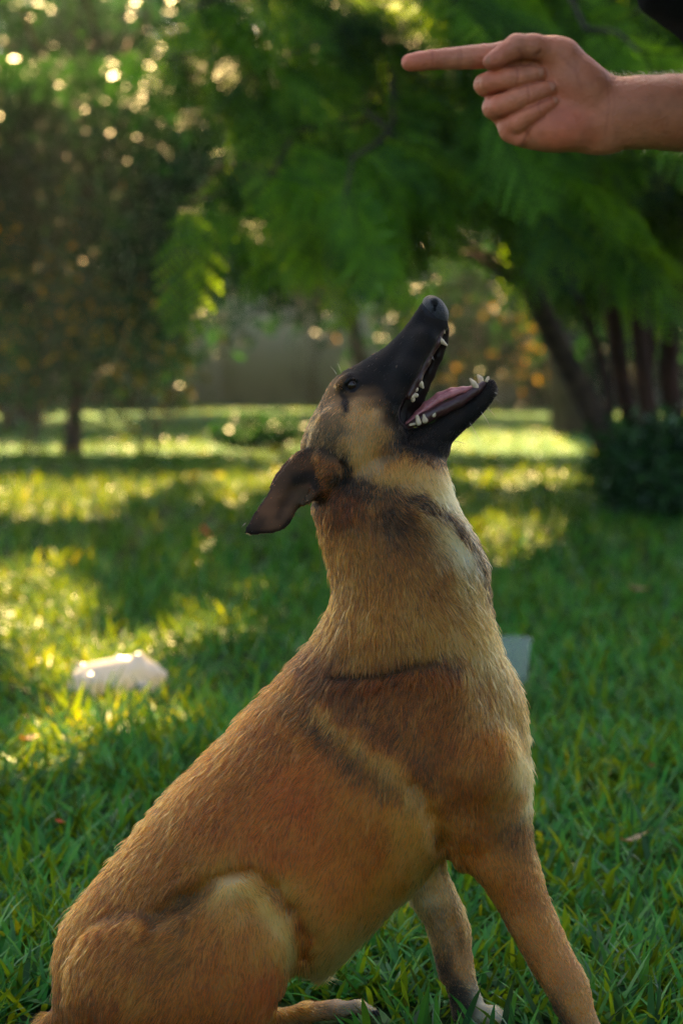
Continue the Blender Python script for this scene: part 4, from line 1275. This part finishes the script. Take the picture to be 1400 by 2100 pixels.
m_tongue = mat_flesh('tongue', (178, 108, 108)); m_gum = mat_flesh('gum', (66, 34, 32)); m_tooth = mat_flesh('tooth enamel', (206, 182, 146), .3, .1)
def tongue_f(f):
    for dz in (-15, 0, 16):
        q = 6 if dz == 16 else 0
        f.chain([(834, 870 - q * .5, dz, 4), (857, 852 - q * .8, dz, 6), (874, 837 - q * 1.3, dz, 6.5), (900, 819 - q * 1.5, dz, 6.5), (926, 808 - q * 1.2, dz, 6.5), (950, 800 - q * .5, dz, 5.5), (967, 795, dz * .7, 4.5)], 6)
part_sdf('tongue', tongue_f, (815, 780, -45), (990, 890, 45), 2.0, m_tongue)
def gum_f(f):
    f.chain([(836, 874, -14, 7), (868, 858, -17, 12), (905, 840, -17, 13), (940, 824, -15, 12), (975, 801, -10, 9), (990, 788, -6, 7)], 6)
    f.chain([(860, 866, 14, 12), (905, 840, 14, 12), (945, 818, 12, 10), (980, 795, 8, 8)], 8)
part_sdf('gum', gum_f, (810, 765, -50), (1010, 900, 50), 2.4, m_gum)
part_sdf('gum', lambda f: f.chain([(905, 676, -12, 7), (892, 704, -16, 9), (870, 745, -22, 9), (852, 780, -30, 11), (836, 812, -36, 10)], 8), (800, 660, -60), (930, 840, 10), 2.2, m_gum)
for p in ([(908, 676, -10, 4), (911, 684, -10, 1.8)], [(897, 695, -15, 6), (905, 701, -16, 5.4), (915, 709, -17, 2.6)], [(890, 709, -20, 4.2), (892, 717, -20, 3)],
          [(860, 762, -26, 5), (866, 767, -26, 2.6)], [(853, 779, -31, 10), (860, 788, -31, 7), (866, 796, -31, 3)], [(846, 790, -32, 8), (851, 800, -33, 6.5)],
          [(838, 805, -36, 8), (843, 815, -36, 7)], [(845, 812, -34, 7), (852, 812, -33, 5.5)], [(846, 820, -33, 5), (845, 822, -33, 5)],
          [(840, 872, -24, 3.2), (850, 870, -24, 3.2)], [(857, 868, -28, 7), (854, 855, -28, 4.5)], [(870, 863, -27, 7.5), (868, 853, -27, 4)], [(888, 853, -26, 5), (891, 848, -26, 4)],
          [(976, 795, -14, 6.5), (970, 787, -15, 6), (963, 778, -15, 3.2)], [(987, 784, 10, 6.5), (985, 776, 10, 6), (980, 769, 10, 3.2)], [(997, 781, -7, 4), (999, 774, -7, 2.5)], [(1000, 779, 0, 4), (1001, 773, 0, 2.5)]):
    P = np.array(p, float); P[:, 3] *= .9
    lo = P[:, :3].min(0) - 14; hi = P[:, :3].max(0) + 14
    part_sdf('tooth', lambda f: f.chain(P, 3), lo, hi, 1.5, m_tooth, smooth=1)
# claws
m_claw = mat_noise('claw', lin((30, 26, 24)), lin((62, 54, 48)), 300, .4, .1)
for cx, cy, cz in [(1052 - abs(d) * .5, 2098, 92 + d * 1.15) for d in (-32, -11, 10, 30)] + [(772 - abs(d) * .4, 2078, 184 + d) for d in (-24, -8, 8, 24)]:
    q = chain_at([(cx - 10, cy - 6, cz, 5.5), (cx + 2, cy - 2, cz, 4), (cx + 12, cy + 7, cz, 1.5)])
    part_sdf('claw', lambda f: f.chain(q, 3), q[:, :3].min(0) - 10, q[:, :3].max(0) + 10, 1.8, m_claw, smooth=1)

# ------------------------------------------------------------------ the person pointing
PER_O = frame_to_world((2230, 2400, -120), D_HAND); PER_O[2] = 0
person = empty('person', PER_O, label='person in black shirt leaning in from the right, pointing with index finger', cat='person')
def perw(p): return frame_to_world(p, D_HAND) - PER_O

def hand_field():
    f = Field((800, 50, -130), (1880, 330, 150), 2.5)
    PALM = [(1010, 150), (1050, 100), (1090, 86), (1134, 84), (1160, 100), (1192, 125), (1222, 150), (1249, 160), (1262, 230), (1262, 300), (1201, 303), (1150, 308), (1110, 306), (1068, 299), (1040, 285), (1018, 255), (1000, 210)]
    ARM = [(1190, 140), (1223, 152), (1249, 159), (1311, 151), (1400, 149), (1520, 140), (1650, 135), (1760, 150), (1820, 190), (1830, 240), (1800, 290), (1700, 312), (1560, 312), (1400, 306), (1334, 301), (1267, 300), (1200, 300), (1170, 220)]
    f.inflate(PALM, .40, zc=14.0, blend=0)
    f.inflate(ARM, .8, zc=20.0, blend=40)
    f.ell((1150, 262, -14), (66, 44, 36), -8, 30)          # heel of the hand
    f.ell((1180, 170, -22), (60, 42, 34), 35, 30)          # ball of the thumb
    # index finger, straight
    f.chain([(1105, 118, 16, 30), (1040, 111, 12, 27), (993, 113, 8, 25.5)], 16)
    f.chain([(993, 113, 8, 25.5), (968, 115, 7, 24.5), (944, 117, 6, 23.5), (915, 119, 5, 22.2), (886, 121, 4, 20.5)], 2)
    f.chain([(886, 121, 4, 20.3), (862, 124, 3, 19.8), (841, 127, 2, 18.4)], 4)
    # middle, ring, little finger: proximal part behind, then folded back into the palm
    f.chain([(1100, 150, 34, 27), (1010, 172, 22, 24), (996, 172, 6, 24)], 10)
    f.chain([(995, 172, 4, 24), (1006, 171, -20, 23), (1040, 166, -34, 22.5), (1066, 163, -38, 20)], 3)
    f.chain([(1066, 163, -38, 20), (1088, 159, -36, 18.5), (1102, 157, -33, 16)], 3)
    f.chain([(1110, 190, 32, 27), (1030, 219, 22, 24), (1014, 220, 4, 25)], 10)
    f.chain([(1013, 220, 2, 24.5), (1026, 219, -20, 24), (1060, 208, -36, 22.5), (1084, 200, -40, 20)], 3)
    f.chain([(1084, 200, -40, 20), (1108, 192, -38, 18.5), (1124, 187, -34, 16.5)], 3)
    f.chain([(1115, 235, 28, 25), (1060, 262, 18, 22), (1044, 259, 4, 22)], 8)
    f.chain([(1043, 258, 2, 22), (1058, 254, -18, 21.5), (1086, 238, -33, 19.5), (1104, 229, -36, 17)], 3)
    f.chain([(1104, 229, -36, 17), (1122, 219, -34, 15), (1133, 214, -31, 12.5)], 3)
    f.chain([(1046, 272, 2, 20), (1062, 285, -4, 15)], 10)
    # thumb over the top
    f.chain([(1205, 172, -8, 40), (1150, 116, -18, 33), (1132, 108, -24, 29)], 20)
    f.chain([(1132, 108, -24, 29), (1090, 102, -40, 25), (1056, 103, -46, 25)], 8)
    f.chain([(1056, 103, -46, 24.5), (1035, 116, -50, 21), (1014, 130, -50, 18.5), (1002, 136, -48, 16)], 8)
    # creases
    f.chain([(1066, 134, -60, 3.5), (1066, 124, -70, 3), (1058, 114, -72, 2)], 4, cut=True)
    f.chain([(1080, 138, -54, 4), (1093, 128, -55, 3.5), (1102, 114, -56, 2)], 5, cut=True)
    f.chain([(1070, 298, -20, 3), (1076, 282, -31, 3.5), (1088, 262, -42, 3), (1110, 248, -48, 2)], 4, cut=True)
    f.chain([(1056, 148, -55, 2.4), (1058, 164, -59, 2.6), (1055, 180, -54, 2.4)], 3, cut=True)
    f.chain([(1077, 186, -57, 2.4), (1080, 203, -61, 2.6), (1079, 218, -57, 2.4)], 3, cut=True)
    f.chain([(885, 104, -14, 1.2), (886, 121, -18, 1.6), (885, 138, -12, 1.2)], 3, cut=True)
    f.chain([(942, 98, -14, 1.2), (944, 118, -20, 1.6), (943, 136, -14, 1.2)], 3, cut=True)
    f.chain([(1240, 172, -62, 2), (1246, 220, -66, 2), (1240, 262, -62, 2)], 6, cut=True)
    return f
hf = hand_field()
HV, HQ = hf.mesh(2)
# rest of the body: upper arm under the sleeve, neck, head
f2 = Field((1150, -1150, -700), (2150, 330, 150), 12)
f2.chain([(1770, 240, 20, 74), (1700, 60, 0, 86), (1620, -180, -40, 104)], 20)
f2.chain([(1560, -360, -260, 120), (1440, -520, -280, 110)], 20)
f2.ell((1330, -680, -285), (215, 165, 150), -70, 60); f2.ell((1240, -600, -285), (130, 120, 110), 0, 60); f2.chain([(1190, -690, -285, 22), (1150 + 20, -640, -285, 30)], 20)
f2.ell((1360, -660, -150), (30, 60, 16), 20, 10); f2.ell((1360, -660, -420), (30, 60, 16), 20, 10)
BV, BQ = f2.mesh(2)
hv_all = np.concatenate([HV, BV]); hq_all = np.concatenate([HQ, BQ + len(HV)])
sc_ = lin((188, 113, 80)) * np.ones((len(hv_all), 3))
n1_ = noise(hv_all, 60, 81)[:, None]; n2_ = noise(hv_all, 14, 82)[:, None]
sc_ *= (.84 + .32 * n1_) * (.88 + .24 * n2_) * np.array([1, .96, .94]) ** ((noise(hv_all, 32, 83)[:, None] - .5) * 4)
red = lambda c, s: np.exp(-((hv_all - np.array(c)) ** 2).sum(1) / s ** 2)[:, None]
pink = np.clip(red((835, 127, -10), 60) * .9 + red((1150, 262, -50), 70) * .8 + red((1000, 175, -20), 40) * .4 + red((1015, 222, -20), 40) * .4 + red((1010, 130, -60), 40) * .6 + red((1045, 270, -20), 40) * .4, 0, 1)
sc_ = sc_ * (1 - pink) + pink * sc_ * np.array([1.08, .78, .76])
for cl, wd, st in [([(1066, 134), (1066, 124), (1058, 114)], 3.5, .45), ([(1080, 138), (1093, 128), (1103, 112)], 4, .5), ([(1070, 298), (1076, 282), (1088, 262), (1112, 247)], 4, .55), ([(1056, 148), (1058, 164), (1055, 180)], 3.5, .4), ([(1077, 186), (1080, 203), (1079, 218)], 3.5, .4),
                   ([(1104, 212), (1098, 226), (1104, 240)], 3, .35), ([(885, 104), (886, 121), (885, 139)], 2.5, .3), ([(943, 97), (945, 118), (943, 140)], 3, .3), ([(938, 98), (939, 118), (938, 140)], 2.2, .22), ([(1000, 196), (1060, 187), (1110, 172)], 4.5, .5), ([(1022, 243), (1070, 232), (1126, 208)], 4.5, .5), ([(985, 147), (1040, 143), (1085, 140)], 5, .45),
                   ([(1140, 120), (1170, 150), (1186, 190)], 5, .2), ([(1238, 165), (1243, 220), (1236, 280)], 4, .22), ([(1248, 170), (1254, 220), (1250, 262)], 3, .15)]:
    pal = (hv_all[:, 2] < 10) & (hv_all[:, 0] < 1300)
    q = np.zeros(len(hv_all)); q[pal] = st * np.clip(1.2 - seg_dist(hv_all[pal, 0], hv_all[pal, 1], cl) / wd, 0, 1)
    sc_ = sc_ * (1 - np.clip(q, 0, 1)[:, None] * np.array([.55, .75, .75]))
arm = np.clip((hv_all[:, 0:1] - 1180) / 200, 0, 1)
sc_ = sc_ * (1 - arm * np.array([.12, .10, .14]))
m_sk, nt, b = material('skin')
at = N(nt, 'ShaderNodeAttribute', attribute_name='coat'); nt.links.new(at.outputs['Color'], b.inputs['Base Color'])
b.inputs['Roughness'].default_value = .52; b.inputs['Specular IOR Level'].default_value = .35
b.inputs['Subsurface Weight'].default_value = .15; b.inputs['Subsurface Radius'].default_value = (.006, .002, .001); b.inputs['Subsurface Scale'].default_value = .8
tc = N(nt, 'ShaderNodeTexCoord'); vz = N(nt, 'ShaderNodeTexVoronoi'); vz.inputs['Scale'].default_value = 900
nz = N(nt, 'ShaderNodeTexNoise'); nz.inputs['Scale'].default_value = 260; nz.inputs['Detail'].default_value = 5
nt.links.new(tc.outputs['Object'], vz.inputs['Vector']); nt.links.new(tc.outputs['Object'], nz.inputs['Vector'])
b1 = N(nt, 'ShaderNodeBump'); b1.inputs['Strength'].default_value = .22; b1.inputs['Distance'].default_value = .0008
b2 = N(nt, 'ShaderNodeBump'); b2.inputs['Strength'].default_value = .5; b2.inputs['Distance'].default_value = .002
nt.links.new(vz.outputs['Distance'], b1.inputs['Height']); nt.links.new(nz.outputs[0], b2.inputs['Height'])
nt.links.new(b1.outputs[0], b2.inputs['Normal']); nt.links.new(b2.outputs[0], b.inputs['Normal'])
mesh_np('body', perw(hv_all), hq_all, m_sk, person, attrs={'coat': sc_})
# finger nails: thin curved plates on the tips
m_nail, nt, b = material('finger nail')
b.inputs['Base Color'].default_value = (*lin((176, 112, 86)), 1); b.inputs['Roughness'].default_value = .5; b.inputs['Specular IOR Level'].default_value = .2
for c, rr, ang in [((1101, 156, -46), (11.5, 10.5, 4.6), -10), ((1124, 186, -47), (12.5, 10.5, 4.6), -18), ((1133, 213, -41), (9, 8, 4.2), -25), ((1004, 131, -61), (15, 11, 5), -28)]:
    part_sdf('fingernail', lambda f: f.ell(c, rr, ang, 0), np.array(c) - 20, np.array(c) + 20, 1.6, m_nail, parent=person, conv=perw)
# fine arm hair along the forearm
rh = np.random.default_rng(9)
ha = np.where((HV[:, 0] > 1245) & (HV[:, 0] < 1780))[0]
HN = vert_normals(HV, HQ)
upw = np.where(HN[ha, 1] < 0, np.clip(.2 - HN[ha, 1], 0, 1), .22)
pick = rh.choice(ha, 1500, p=upw / upw.sum())
hp, hn = HV[pick], HN[pick]
d = np.stack([rh.normal(-.35, .35, len(pick)), rh.normal(0, .25, len(pick)), rh.normal(0, .3, len(pick))], 1) + hn * .75
d /= np.linalg.norm(d, axis=1)[:, None]
Lh = rh.uniform(7, 17, len(pick))[:, None]
s_ = np.linspace(0, 1, 4)
pp = np.stack([hp + d * Lh * t + np.stack([-Lh[:, 0] * .35 * t * t, 0 * Lh[:, 0], 0 * Lh[:, 0]], 1) for t in s_], 1)
curves_obj('arm_hair', perw(pp), np.tile(np.array([.2, .18, .14, .05]), (len(pick), 1)) / (FPX / D_HAND), np.tile(lin((120, 90, 60)), (len(pick), 4, 1)), m_fur, person)
# clothes
m_shirt = mat_noise('black cotton', (.003, .003, .003), (.007, .007, .007), 500, 1.0, .3, spec=.05)
f3 = Field((1220, -640, -760), (2460, 720, 180), 12)
TORSO = [(1296, -60), (1313, 4), (1340, 30), (1372, 49), (1402, 72), (1460, 130), (1600, 250), (1800, 400), (2000, 560), (2120, 600), (2300, 560), (2400, 380), (2280, 60), (2000, -280), (1700, -520), (1480, -560), (1350, -420), (1290, -220)]
f3.inflate(at_depth(np.array(TORSO, float), -290), .78, zc=-290.0, blend=0)
f3.ell((1340, -40, -200), (60, 70, 100), 40, 50)
f3.chain([(1590, -300, -40, 150), (1660, -120, -10, 128), (1702, 10, 4, 116)], 40)
f3.chain([(1560, -300, -540, 150), (1640, -60, -600, 120)], 40)
f3.ell((1700, 40, 8), (100, 50, 98), 20, 10, cut=True)
v3, q3 = f3.mesh(2)
v3 = v3 + (noise(v3, 90, 91)[:, None] - .5) * 14 * vert_normals(v3, q3) * np.clip((v3[:, 0:1] - 1430) / 100, 0, 1)
mesh_np('shirt', perw(v3), q3, m_shirt, person)
m_jean = mat_noise('dark trousers', (.012, .014, .02), (.03, .034, .045), 300, .9, .3)
gp = ground_row(-150, D_HAND)
f4 = Field((1850, 350, -760), (2520, gp + 20, 180), 14)
f4.ell((2200, 480, -290), (210, 190, 330), 0, 0)
for z in (-140, -440):
    f4.chain([(2220, 560, z, 160), (2150, 1400, z, 105), (2210, ground_row(z, D_HAND) - 90, z, 86)], 60)
v4, q4 = f4.mesh(2); mesh_np('trousers', perw(v4), q4, m_jean, person)
m_shoe = mat_noise('dark shoe', (.02, .018, .016), (.04, .035, .03), 60, .6, .2)
for z in (-140, -440):
    gg = ground_row(z, D_HAND)
    def shoe(f): f.chain([(2230, gg - 62, z, 56), (2120, gg - 46, z, 46), (2020, gg - 38, z, 38)], 30); f.chain([(2240, gg - 20, z, 20), (2010, gg - 18, z, 18)], 30)
    part_sdf('shoe', shoe, (1940, gg - 150, z - 90), (2330, gg + 10, z + 90), 9, m_shoe, parent=person, conv=perw)
m_hairp = mat_noise('dark hair', (.008, .006, .005), (.03, .022, .016), 120, .5, .6)
part_sdf('hair', lambda f: (f.ell((1375, -710, -285), (195, 180, 165), -70, 0), f.ell((1215, -610, -285), (150, 150, 190), 0, 10, cut=True)), (1100, -980, -520), (1650, -420, -50), 9, m_hairp, parent=person, conv=perw)

# ------------------------------------------------------------------ small things on the grass
# crumpled clear-white plastic bag lying in the sun
m_bag, nt, b = material('thin white plastic film')
b.inputs['Base Color'].default_value = (.58, .55, .48, 1); b.inputs['Roughness'].default_value = .22; b.inputs['Specular IOR Level'].default_value = .6
tr = N(nt, 'ShaderNodeBsdfTranslucent'); tr.inputs[0].default_value = (.75, .72, .66, 1)
ms = N(nt, 'ShaderNodeMixShader'); ms.inputs[0].default_value = .35
nt.links.new(b.outputs[0], ms.inputs[1]); nt.links.new(tr.outputs[0], ms.inputs[2]); nt.links.new(ms.outputs[0], nt.nodes['Material Output'].inputs[0])
bp_ = ground_at(240, 1440)
f = Field((-.18, -.12, -.02), (.18, .12, .16), .004)
f.ell((0.0, 0, .055), (.085, .06, .055), 0, 0)
f.ell((.045, .0, .068), (.07, .055, .045), 0, .03); f.ell((-.055, -.005, .045), (.066, .056, .05), 0, .03)
f.F = f.F + np.clip((noise(np.stack(np.meshgrid(*f.ax, indexing='ij'), -1).reshape(-1, 3), .03, 71).reshape(f.F.shape) - .5) * .05
             - np.abs(noise(np.stack(np.meshgrid(*f.ax, indexing='ij'), -1).reshape(-1, 3), .09, 72).reshape(f.F.shape) - .5) * .05, -.009, .008).astype(np.float32)
bv, bq = largest(*surface_nets(f.F, f.lo, f.h, 4))
bag = mesh_np('plastic_bag', bv * .96 + bp_, bq, m_bag, origin=bp_)
props(bag, label='crumpled white plastic bag lying in a sunny patch of grass', cat='bag')

# clear plastic cup behind the dog
m_cup, nt, b = material('clear cup plastic')
b.inputs['Base Color'].default_value = (.55, .57, .47, 1); b.inputs['Roughness'].default_value = .5; b.inputs['Specular IOR Level'].default_value = .2
tp = N(nt, 'ShaderNodeBsdfTransparent'); tp.inputs[0].default_value = (.9, .95, .95, 1)
ms = N(nt, 'ShaderNodeMixShader'); ms.inputs[0].default_value = .8
nt.links.new(b.outputs[0], ms.inputs[1]); nt.links.new(tp.outputs[0], ms.inputs[2]); nt.links.new(ms.outputs[0], nt.nodes['Material Output'].inputs[0])
cp = ground_at(1048, 1425)
cup = empty('plastic_cup', cp, label='clear plastic cup standing in the grass behind the dog\'s chest', cat='cup')
def lathe(prof, n=28):
    a = np.linspace(0, 2 * np.pi, n, endpoint=False)
    V_ = np.concatenate([np.stack([r_ * np.cos(a), r_ * np.sin(a), np.full(n, z)], 1) for r_, z in prof])
    Q_ = [(i * n + k, i * n + (k + 1) % n, (i + 1) * n + (k + 1) % n, (i + 1) * n + k) for i in range(len(prof) - 1) for k in range(n)]
    return V_, np.array(Q_)
H_ = .125
V_, Q_ = lathe([(.0005, .012), (.030, .012), (.034, .015), (.037, .05), (.042, .10), (.0445, H_), (.0435, H_), (.041, .10), (.036, .05), (.032, .018), (.0005, .017)])
o = mesh_np('body', V_, Q_, m_cup, cup)
V_, Q_ = lathe([(.0445, H_ - .002), (.0475, H_), (.048, H_ + .003), (.0465, H_ + .005), (.044, H_ + .004), (.0435, H_)])
o = mesh_np('rim', V_, Q_, m_cup, cup)

# dry leaves and fallen petals
m_dry = mat_leaf('dry leaf', [(0, lin((120, 84, 48))), (.5, lin((168, 128, 84))), (1, lin((200, 168, 128)))], trans=.2, rough=.7, tcol=(1.2, .9, .5))
m_petal = mat_leaf('orange petal', [(0, lin((190, 70, 40))), (1, lin((225, 110, 70)))], trans=.3, rough=.5, tcol=(1.3, .8, .5))
def small_leaf(name, px, py, L, W, yaw, tilt, mat, z, label, cat, group, tint=.5):
    p = ground_at(px, py + 12); p[2] = z
    u = np.linspace(-1, 1, 7)
    V_ = []
    for i, a in enumerate(u):
        w = W * (1 - a * a) ** .7 * (1 + .2 * a)
        for s in (-1, 0, 1):
            V_.append((a * L * .5, s * w * .5, (.25 * abs(s) * w) + .18 * L * a * a + .05 * L * math.sin(3 * a + s)))
    V_ = np.array(V_)
    Q_ = [(i * 3 + k, i * 3 + k + 1, i * 3 + k + 4, i * 3 + k + 3) for i in range(6) for k in range(2)]
    R_ = np.array(Matrix.Rotation(yaw, 3, 'Z') @ Matrix.Rotation(tilt, 3, 'Y'))
    o = mesh_np(name, V_ @ R_.T + p, np.array(Q_), mat, attrs={'tint': np.full(len(V_), tint)}, origin=p)
    return props(o, label=label, cat=cat, group=group)
gl_ = 'dry leaves on the grass'
small_leaf('dry_leaf', 1302, 1772, .045, .014, .2, -.2, m_dry, .045, 'pale curled dry leaf on the grass right of the dog\'s foreleg', 'leaf', gl_, .8)
small_leaf('dry_leaf', 1335, 1785, .02, .012, 1.0, .3, m_dry, .035, 'tiny pale dry leaf scrap beside the curled dry leaf', 'leaf', gl_, .9)
small_leaf('dry_leaf', 1308, 1240, .07, .03, .3, .2, m_dry, .06, 'brownish dry leaf lying far back on the right of the lawn', 'leaf', gl_, .6)
small_leaf('dry_leaf', 60, 1560, .05, .02, .8, .1, m_dry, .05, 'dry brown leaf in the sunny grass at the left edge', 'leaf', gl_, .3)
small_leaf('dry_leaf', 1335, 1620, .03, .014, 1.4, .5, m_dry, .05, 'small brown dry leaf halfway up the right side grass', 'leaf', gl_, .2)
small_leaf('fallen_petal', 122, 1748, .016, .014, .4, .4, m_petal, .055, 'small orange petal on the grass left of the dog\'s back', 'petal', None, .6)
small_leaf('fallen_petal', 420, 1135, .06, .035, .9, .8, m_petal, .10, 'pinkish orange petal caught in the tall sunlit grass behind the dog', 'petal', None, .9)

# ------------------------------------------------------------------ sunlit haze in the air
m_haze = bpy.data.materials.new('haze'); m_haze.use_nodes = True
nt = m_haze.node_tree
for nd in list(nt.nodes):
    if nd.type != 'OUTPUT_MATERIAL': nt.nodes.remove(nd)
pv = nt.nodes.new('ShaderNodeVolumePrincipled')
pv.inputs['Color'].default_value = (.74, .88, 1.0, 1); pv.inputs['Density'].default_value = HAZE; pv.inputs['Anisotropy'].default_value = .55
nt.links.new(pv.outputs[0], nt.nodes['Material Output'].inputs['Volume'])
g = Geo(); box(g, (-305, -65, -1.0), (305, 605, 17.5))
hz = g.build('haze', m_haze, smooth=False); props(hz, kind='stuff', label='thin sunlit haze hanging in the air over the whole garden', cat='haze')
